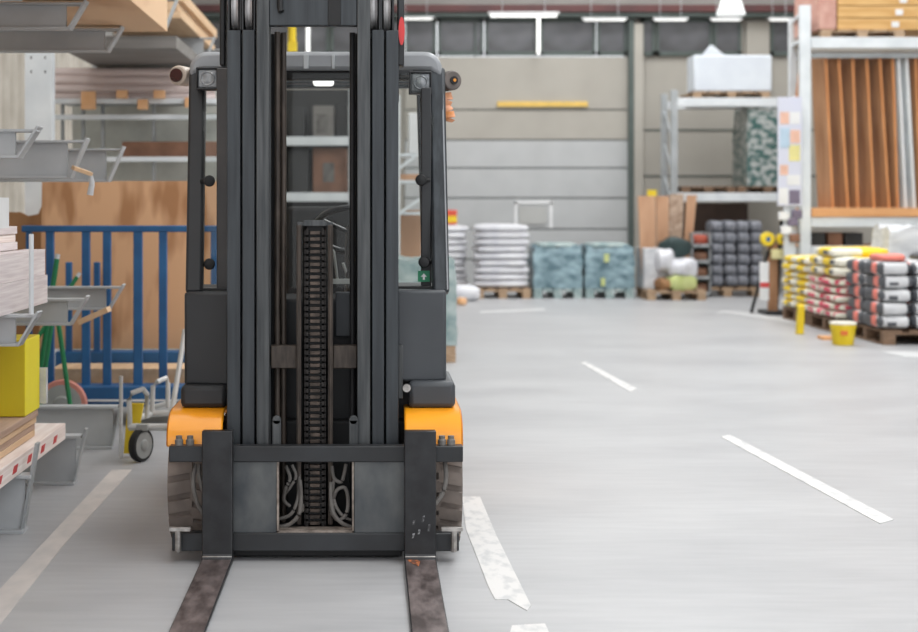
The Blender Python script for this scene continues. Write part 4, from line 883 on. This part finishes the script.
# cardboard panels in a bin, sacks in front
Yk = 22.0
pallet('pallet under the cardboard bin by the door post', X(640, Yk), X(697, Yk), Yk - .6, Yk + .3)
b = MB(); x0, x1 = X(640, Yk), X(664, Yk); z0 = .146
b.box(x0, x1, Yk - .3, Yk - .28, z0, .74); b.box(x0, x0 + .02, Yk - .3, Yk + .3, z0, .74); b.box(x1 - .02, x1, Yk - .3, Yk + .3, z0, .74); b.box(x0, x1, Yk + .28, Yk + .3, z0, .74); b.box(x0, x1, Yk - .3, Yk + .3, z0, z0 + .02)
tag(b.build('wrapped_bin', M['wrap_clear'], bevel=.01), 'clear plastic wrapped bin holding the tall cardboard panels', 'bin')
for k, (a0, c0, a1, c1, yt, m, lab) in enumerate(((642, 657, 638, 655, 196, 'cardboard', 'plain tall cardboard panel at the outer end of the bin'), (658, 668, 656, 669, 196, 'cardboard', 'narrow cardboard panel between the plain and the mottled ones'), (668, 680, 670, 684, 194, 'cardboard_mot', 'mottled grey-brown cardboard panel in the bin'), (682, 688, 687, 697, 195, 'cardboard', 'slanting cardboard panel closest to the back rack'))):
    b = MB(); yy = Yk - .12 + k * .1; zb_ = .17
    b.prism([(X(a0, yy), zb_), (X(c0, yy), zb_), (X(c1, yy), Z(yt, yy)), (X(a1, yy), Z(yt, yy))], yy, yy + .04, 'y'); tag(b.build('cardboard_sheet', M[m], smooth=False), lab, 'cardboard', 'cardboard panels in the bin')
b = MB(); b.box(X(646, Yk), X(655, Yk), Yk - .12, Yk - .08, Z(196, Yk), Z(190, Yk)); tag(b.build('yellow_note', M['yellow_plain'], smooth=False), 'small yellow card on top of the plain cardboard panel', 'card')
for lab, x_, y_, z_, dx, dy, dz, m, sd in (('lime green sack lying in front of the cardboard bin', 680, 21.6, .24, .5, .4, .22, 'limegreen', 1), ('olive brown sack beside the lime green sack', 663, 21.6, .22, .2, .4, .18, 'ply_brown', 2), ('crumpled white bag over the lime sack, larger one', 681, 21.6, .45, .4, .4, .26, 'sack', 3), ('crumpled white bag over the olive sack, smaller one', 665, 21.62, .56, .26, .35, .3, 'sack', 4), ('dark green plastic cover on top of the white bags', 674, 21.75, .74, .42, .4, .28, 'darkgreen', 5)):
    b = MB(); b.pillow((X(x_, y_), y_, z_), dx, dy, dz, .75, sd, wob=.1); tag(b.build('bag', M[m]), lab, 'bag')
b = MB(); b.box(X(662, 21.6), X(692, 21.6), 21.42, 21.82, .0, .0)  if False else None

# ------------------------------------------------------------------ tall rack of boards and goods above
Yt = 18.4
TR = thing('board_rack', (X(900, Yt), Yt + .6, 0), 'tall white shelf rack holding upright brown boards above the sack pallets', 'rack')
xu = X(803.5 + 3, Yt)
b = MB(); b.box(xu - .075, xu + .055, Yt, Yt + .09, 0, Z(5, Yt)); part(b, 'front_upright', M['rack_white'], .005, TR)
yb_ = Yt + 1.25; xq = X(793.5, yb_)
b = MB(); b.box(xq - .05, xq + .05, yb_, yb_ + .08, 0, Z(18, yb_)); part(b, 'rear_upright', M['rack_white'], .005, TR)
b = MB()
for z0, z1 in ((Z(18, yb_) - .05, Z(9, Yt)), (Z(45, yb_), Z(38, Yt)), (2.0, 2.9), (2.0, 1.2), (.3, 1.2)): b.beam((xq, yb_, z0), (xu, Yt + .09, z1), .04, .04)
part(b, 'frame_brace', M['rack_white'], .002, TR)
xe = X(1010, Yt)
for y0, y1, yd in ((37, 48, Yt), (217, 227, Yt), (246, 256, Yt), (40, 49, yb_), (214, 222, yb_)):
    b = MB(); b.box(xu + .06 if yd == Yt else xq + .05, xe, yd, yd + .07, Z(y1, Yt), Z(y0, Yt)); part(b, 'beam', M['rack_white'], .004, TR)
b = MB(); b.box(xe, xe + .1, Yt, Yt + .09, 0, Z(5, Yt)); b.box(xe, xe + .1, yb_, yb_ + .09, 0, Z(5, Yt)); part(b, 'front_upright', M['rack_white'], .005, TR)
zs = Z(208, Yt)
b = MB(); b.box(xu + .06, xe, Yt - .02, yb_ + .0, Z(217, Yt) + .002, zs); part(b, 'wooden_shelf', M['orange_shelf'], .003, TR, 'orange wood shelf board')
b = MB(); b.box(xu + .06, xe, Yt + .07, yb_, Z(246, Yt) - .03, Z(246, Yt)); part(b, 'wooden_shelf', M['orange_shelf'], .003, TR)
b = MB(); b.box(xu + .08, xe, Yt + .1, Yt + .14, Z(57, Yt), Z(52, Yt)); part(b, 'hanger_rail', M['rack_grey'], .002, TR)
# upright boards, each turned a little and leaning
xs = xu + .12; k = 0; ordn = ['first', 'second', 'third', 'fourth', 'fifth', 'sixth', 'seventh', 'eighth', 'ninth', 'tenth', 'eleventh', 'twelfth']
cols = ['b'] * 6 + ['w', 'w2', 'b', 'b', 'w', 'b', 'b', 'b']
nb = nw = 0
for k, cc in enumerate(cols):
    px_ = [816, 829, 843, 857, 870, 883, 889, 897, 906, 916, 922, 930, 944, 958][k]
    x0 = X(px_ - 3, Yt + .2); hgt = Z(57, Yt + .2) - zs
    lean = .09 + .03 * math.sin(k * 2.1)
    if cc == 'w2': lean = .1
    b = MB(); wd = .34; th = .035
    ca, sa = math.cos(R(104)), math.sin(R(104))   # board plane swung so the broad face shows as a strip
    def bx(u, v, z): return (x0 + .13 + u * ca * .9 + v * sa - 0 + lean * (1 - (z - zs) / hgt), Yt + .16 + u * sa - v * ca, z)
    zlo, zhi = zs + .003, zs + hgt
    # front edge
    ve = [b.bm.verts.new(bx(u, v, z)) for z in (zlo, zhi) for u, v in ((0, 0), (wd, 0), (wd, th), (0, th))]
    for q, m_ in (((0, 1, 2, 3), 0), ((7, 6, 5, 4), 0), ((0, 4, 5, 1), 0), ((1, 5, 6, 2), 0), ((2, 6, 7, 3), 0), ((3, 7, 4, 0), 1)):
        f = b.bm.faces.new([ve[i] for i in q]); f.material_index = m_
    if cc == 'b':
        lb = 'brown board standing in the tall rack, %s brown one from the front upright' % ordn[nb]; nb += 1
        mm = [M['brown_panel'], M['brown_edge']]
    else:
        lb = 'white board standing among the brown boards, %s white one from the front upright' % ordn[nw]; nw += 1
        mm = [M['rack_white'], M['white']]
    tag(b.build('upright_board', mm, smooth=False), lb, 'board', 'boards standing in the tall rack')
# goods on the top
zt0 = Z(37, Yt)
r = pallet_at('pallet under the honey wood boards on top of the tall rack', X(822, Yt), X(905, Yt), Yt + .02, yb_ - .1, zt0)
for k in range(4):
    b = MB(); z0 = zt0 + .095 + k * .15; b.box(X(839, Yt), X(975, Yt), Yt + .05, yb_ - .1, z0, z0 + .14); o = b.build('board_bundle', M['box_wood'], bevel=.006, smooth=False)
    tag(o, 'honey wood bundle on top of the tall rack, %s' % ['lowest', 'second up', 'third up', 'topmost'][k], 'wood bundle', 'honey wood bundles on the tall rack'); ORG[o.name] = o.location.copy()
    if k < 3:
        b = MB(); xx = X(893 + k * 4, Yt); b.box(xx, xx + .09, Yt + .044, Yt + .05, z0 + .03, z0 + .1); part(b, 'paper_label', M['white'], 0, o)
b = MB(); b.prism([(X(819, Yt), zt0 + .095), (X(838, Yt), zt0 + .095), (X(838, Yt), zt0 + .8), (X(820, Yt), zt0 + .8)], Yt + .04, yb_ - .15, 'y'); tag(b.build('wrapped_bundle', M['pink_wrap'], bevel=.02), 'pinkish wrapped bundle end beside the honey wood bundles', 'wrapped bundle')
# dark goods under the wooden shelf
for k, (a, c, m) in enumerate(((813, 829, 'darkgood'), (832, 846, 'brownbox'), (849, 867, 'darkgood'))):
    b = MB(); b.box(X(a, Yt), X(c, Yt), Yt + .15, Yt + .6, Z(246, Yt), Z(233, Yt)); tag(b.build('low_box', M[m], bevel=.005), ['dark box under the orange shelf next to the upright', 'brown box under the orange shelf between two dark ones', 'dark box under the orange shelf farther from the upright'][k], 'box', 'boxes under the orange shelf')

# ------------------------------------------------------------------ sack pallets
def frontal(n_band, wlo, whi):
    return None
def hsh(*a): return math.sin(sum(v * k for v, k in zip(a, (12.98, 78.23, 37.7)))) * 43758.5 % 1
def pick_yellow(x, y, z):
    if x < -.5 and abs(z) < .35 and -.3 < y < .4 and math.sin(y * 40) > .2: return 2
    return 1 if (x < -.1 and y > -.1) or (z > .5 and abs(x) < .5) or (y < -.5 and x > -.3) else 0
def pick_yellow2(x, y, z):
    if x < -.6 and abs(z) < .3 and abs(y) < .3 and math.sin(y * 45) > .3: return 2
    return 1 if (-.6 < y < .35 and (x < -.5 or z > .4)) or (y < -.6 and x > 0) else 0
def pick_pink(x, y, z):
    if x < -.55: return 1 if math.sin(y * 8 + z * 2) > .25 or (abs(z) < .25 and math.sin(y * 30) > .4) else 0
    return 1 if (y < -.6 and math.sin(x * 8) > .2) or (z > .5 and abs(y) < .3) else 0
def pick_grey(x, y, z):
    if y < -.6: return (1 if z < -.1 and z > -.5 and abs(x) < .4 and math.sin(x * 40) > .9 else 0) if abs(x + .05) < .72 and abs(z) < .8 else 1
    if x < -.6: return 2 if abs(y + .1) < .22 and abs(z) < .7 else (1 if y > .5 or y < -.62 or .16 < y < .3 else 0)
    return 1 if abs(x) > .75 else 0
near_far = [', nearer one', ', farther one']
four = [', nearer aisle-side one', ', nearer wall-side one', ', farther aisle-side one', ', farther wall-side one']
pallet('pallet under the yellow and white sacks', 4.95, 5.75, 16.95, 18.0, M['pallet_dark'])
sack_stack('yellow and cream sack, farther stack by the tall rack, %s', 'sack', 4.93, 5.75, 16.95, 18.05, .146, .76, 7, [M['sack_cream'], M['sack_yellow'], M['sack_black']], pick_yellow2, 'yellow and cream sacks', ny=2, who=near_far, seed=40)
pallet('pallet under the pink printed sacks', 4.93, 5.73, 15.75, 16.85, M['pallet_dark'])
sack_stack('cream sack with pink print, middle stack, %s', 'sack', 4.9, 5.7, 15.75, 16.85, .146, .58, 5, [M['sack_cream'], M['sack_pink']], pick_pink, 'pink printed sacks', ny=2, who=near_far, seed=50)
sack_stack('yellow and cream sack above the pink printed ones, %s', 'sack', 4.9, 5.7, 15.75, 16.85, .585, .80, 2, [M['sack_cream'], M['sack_yellow'], M['sack_black']], pick_yellow, 'yellow sacks above the pink printed ones', ny=2, who=near_far, seed=60)
pallet('nearest weathered pallet, under the grey and coral sacks', 4.98, 6.2, 14.55, 15.65, M['pallet_dark'])
sack_stack('grey sack with coral print, closest stack, %s', 'sack', 4.96, 5.6, 14.55, 15.65, .146, .80, 5, [M['sack_grey'], M['sack_black'], M['sack_coral']], pick_grey, 'grey and coral sacks', ny=2, nx=2, who=four, seed=70)
sack_stack('grey black-ended sack, stack without coral print, %s', 'sack', 5.61, 6.25, 14.55, 15.65, .146, .86, 6, [M['sack_grey'], M['sack_black']], lambda x, y, z: 0 if (abs(x + .1) < .5 and abs(z) < .75) else 1, 'grey sacks at the frame edge', ny=2, nx=2, who=four, seed=80)
b = MB(); b.pillow((5.12, 14.85, .84), .26, .4, .08, .4, 3); tag(b.build('sack', M['sack_coral']), 'coral pink sack lying flat on top of the grey and coral sacks', 'sack')
pallet('pallet under the clear wrapped white load', 5.62, 6.82, 16.3, 16.9, M['pallet_dark'])
b = MB(); b.pillow((5.22, 16.3, .85), .62, .8, .11, .35, 9, pick=pick_yellow2); tag(b.build('sack', [M['sack_cream'], M['sack_yellow'], M['sack_black']]), 'single yellow and cream sack lying crosswise on top of the middle stack', 'sack')
wrapped('wrapped_load', 'clear wrapped white sack load behind the grey sacks under the tall rack', 5.62, 7.1, 16.3, 16.85, .145, Z(228, 16.4), M['wrap_clear'], 21, amp=.04)
# bucket
bk = thing('bucket', (X(843, 14.6), 14.6, 0), 'yellow bucket with pale lid standing in front of the pink printed sacks', 'bucket')
bx_ = X(843, 14.6)
b = MB(); b.lathe([(.095, 0), (.10, .01), (.12, .17), (.126, .175), (.126, .19), (.12, .2)], (bx_, 14.6, 0), 'z', 28); part(b, 'body', M['yellow_plain'], 0, bk)
b = MB(); b.lathe([(.127, .2), (.13, .205), (.128, .222), (.11, .226)], (bx_, 14.6, 0), 'z', 28); part(b, 'lid', M['sack_cream'], 0, bk, 'pale lid')
b = MB(); b.box(bx_ - .06, bx_ + .01, 14.48, 14.49, .1, .145); part(b, 'label_print', mat('orange_print', (230, 120, 50), .5), .002, bk)
b = MB(); b.prism([(X(796, 15.8), 0), (X(803, 15.8), 0), (X(804, 15.8), Z(305, 15.8)), (X(798, 15.8), Z(305, 15.8))], 15.76, 15.84, 'y'); tag(b.build('corner_marker', M['yellow_plain'], bevel=.01), 'upright yellow corner marker before the sack pallets', 'marker')
b = MB(); b.box(X(820, 15.2), X(836, 15.2), 15.1, 15.3, 0, .03); tag(b.build('wood_scrap', M['orange_shelf']), 'flat wood scrap on the floor beside the yellow bucket', 'scrap')

# ------------------------------------------------------------------ strapping cart and sign beside the tall rack
Ys = 18.6
ST = thing('strapping_cart', (X(770, Ys), Ys, 0), 'upright strapping cart with brown post and yellow reels by the tall rack', 'cart')
b = MB(); b.box(X(769, Ys), X(778, Ys), Ys, Ys + .08, .03, Z(243, Ys)); part(b, 'post', M['brown_panel'], .005, ST)
b = MB(); b.tube([(X(751, Ys), Ys, .02), (X(768, Ys), Ys, Z(252, Ys)), (X(775, Ys), Ys, Z(240, Ys))], .02, 10); b.tube([(X(776, Ys + .2), Ys + .2, .02), (X(782, Ys + .2), Ys + .2, Z(215, Ys))], .025, 10); part(b, 'handle_bar', M['black'], 0, ST)
for a, r_ in ((766, .085), (781, .07)):
    b = MB(); b.lathe([(r_ * .9, -.05), (r_, -.04), (r_, .04), (r_ * .9, .05)], (X(a, Ys), Ys - .06, Z(239, Ys)), 'y', 24); rl = part(b, 'reel', M['yellow_plain'], 0, ST)
    b = MB(); b.lathe([(r_ * .35, -.055), (r_ * .35, .055)], (X(a, Ys), Ys - .06, Z(239, Ys)), 'y', 16); part(b, 'reel_core', M['blue'] if a == 766 else M['brownbox'], 0, rl)
b = MB(); b.box(X(772, Ys - .1), X(791, Ys - .1), Ys - .1, Ys - .03, Z(259, Ys), Z(249, Ys)); part(b, 'tray', mat('pale_yellow_tray', (226, 216, 160), .5), .01, ST)
b = MB(); b.box(X(760, Ys - .1), X(769, Ys - .1), Ys - .1, Ys - .07, Z(300, Ys), Z(262, Ys)); w_ = part(b, 'hanging_sign', M['white'], .003, ST)
b = MB(); b.box(X(760, Ys - .1), X(769, Ys - .1), Ys - .106, Ys - .1, Z(287, Ys), Z(282, Ys)); part(b, 'red_stripe', M['redmark'], 0, w_)
b = MB(); b.box(X(764, Ys), X(786, Ys), Ys - .1, Ys + .3, 0, .05); part(b, 'base', M['steel_black'], .005, ST)
Yg = 18.3
SG = thing('sign_board', (X(790, Yg), Yg, Z(206, Yg)), 'pale sign board with pastel coloured squares hung beside the tall rack upright', 'sign')
b = MB(); b.box(X(778, Yg), X(802, Yg), Yg, Yg + .03, Z(206, Yg), Z(97, Yg)); part(b, 'panel', M['poster'], .003, SG)
for nm, a, c, y0, y1, m in (('printed_square', 780, 789, 112, 124, 'pastel_orange'), ('printed_square', 790, 800, 112, 124, 'white'), ('printed_square', 780, 790, 128, 148, 'pastel_blue'), ('printed_square', 790, 800, 130, 143, 'pastel_orange'), ('printed_square', 789, 800, 145, 161, 'pastel_yellow'), ('printed_square', 780, 788, 165, 175, 'pastel_orange'), ('printed_square', 787, 800, 175, 185, 'white'), ('printed_square', 779, 788, 188, 204, 'white'), ('printed_square', 789, 800, 190, 204, 'purple')):
    b = MB(); b.box(X(a, Yg), X(c, Yg), Yg - .004, Yg, Z(y1, Yg), Z(y0, Yg)); part(b, nm, M[m], 0, SG)
PS = thing('hook_rail', (X(791, Yg), Yg + .1, 0), 'slim pale post with small purple and white items under the sign', 'post')
b = MB(); b.box(X(786, Yg), X(797, Yg), Yg + .05, Yg + .12, 0, Z(97, Yg)); part(b, 'post', M['rack_white'], .004, PS)
for a, yy, m in ((784, 216, 'white'), (793, 222, 'purple'), (797, 214, 'purple'), (786, 230, 'white'), (795, 238, 'brownbox')):
    b = MB(); b.box(X(a, Yg) - .06, X(a, Yg) + .06, Yg - .02, Yg + .05, Z(yy, Yg) - .05, Z(yy, Yg) + .05); part(b, 'small_item', M[m], .01, PS)
b = MB(); b.prism([(X(796, 19.2), Z(100, 19.2)), (X(803, 19.2), Z(100, 19.2)), (X(803, 19.2), Z(57, 19.2)), (X(801, 19.2), Z(57, 19.2))], 19.2, 19.25, 'y'); tag(b.build('orange_board', M['brown_edge'], smooth=False), 'slim orange-brown panel hung behind the rack upright, above the sign', 'panel')

# ------------------------------------------------------------------ lamps, and window reflections built as glowing tubes
Yl = 19.0
PL = thing('pendant_lamp', (X(731, Yl), Yl, Z(15, Yl)), 'white bell-shaped pendant lamp hanging before the back wall', 'lamp')
c0 = (X(731, Yl), Yl, Z(15, Yl))
b = MB(); b.lathe([(.18, 0), (.175, .03), (.12, .2), (.07, .3), (.03, .34)], c0, 'z', 32); part(b, 'lamp_shade', M['lampwhite'], 0, PL)
b = MB(); b.tube([(c0[0], Yl, c0[2] + .33), (c0[0], Yl, 8)], .01, 8); part(b, 'cord', M['rack_grey'], 0, PL)
Yf = 18.0
for lab, a, c, y0, y1, Yf in (('long white tube lamp hung near the red beam', 488, 559, 12, 17, 18.0), ('slim reflection built as lit tube, over the windows beside the door post', 582, 627, 18, 21, 23.8), ('slim reflection built as lit tube, over the wide window beyond the door', 653, 688, 18, 21, 23.8), ('slim reflection built as lit tube, over the window by the pale column', 710, 742, 18, 21, 23.8), ('slim reflection built as lit tube, over the last window before the tall rack', 768, 790, 18, 21, 23.8), ('slim reflection built as lit tube, beside the forklift mast head', 398, 434, 17, 20, 23.8)):  # first is a real fixture; slim ones imitate highlights in the windows
    r = thing('tube_lamp_and_reflection', (X((a + c) / 2, Yf), Yf, Z(y1, Yf)), lab, 'lamp', 'tube lamps along the back wall')
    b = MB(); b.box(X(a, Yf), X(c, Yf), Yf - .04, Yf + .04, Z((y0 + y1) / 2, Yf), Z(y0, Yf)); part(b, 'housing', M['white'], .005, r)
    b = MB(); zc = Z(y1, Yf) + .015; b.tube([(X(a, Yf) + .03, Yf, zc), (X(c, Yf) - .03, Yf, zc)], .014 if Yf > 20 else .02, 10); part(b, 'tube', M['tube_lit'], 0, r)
    b = MB()
    for f in (.2, .8): xx = X(a, Yf) * (1 - f) + X(c, Yf) * f; b.tube([(xx, Yf, Z(y0, Yf)), (xx, Yf, 8)], .006, 6)
    part(b, 'cord', M['rack_grey'], 0, r)
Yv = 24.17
for lab, a in (('upright reflection built as white lit tube against the door windows', 538.5), ('upright reflection built as white lit tube, seen between the mast rails', 308)):
    b = MB(); b.tube([(X(a, Yv), Yv, Z(54, Yv)), (X(a, Yv), Yv, Z(12, Yv))], .028, 12); tag(b.build('tube_lamp_and_reflection', M['tube_lit']), lab, 'lamp')  # glowing tubes imitate upright reflections in the window glass
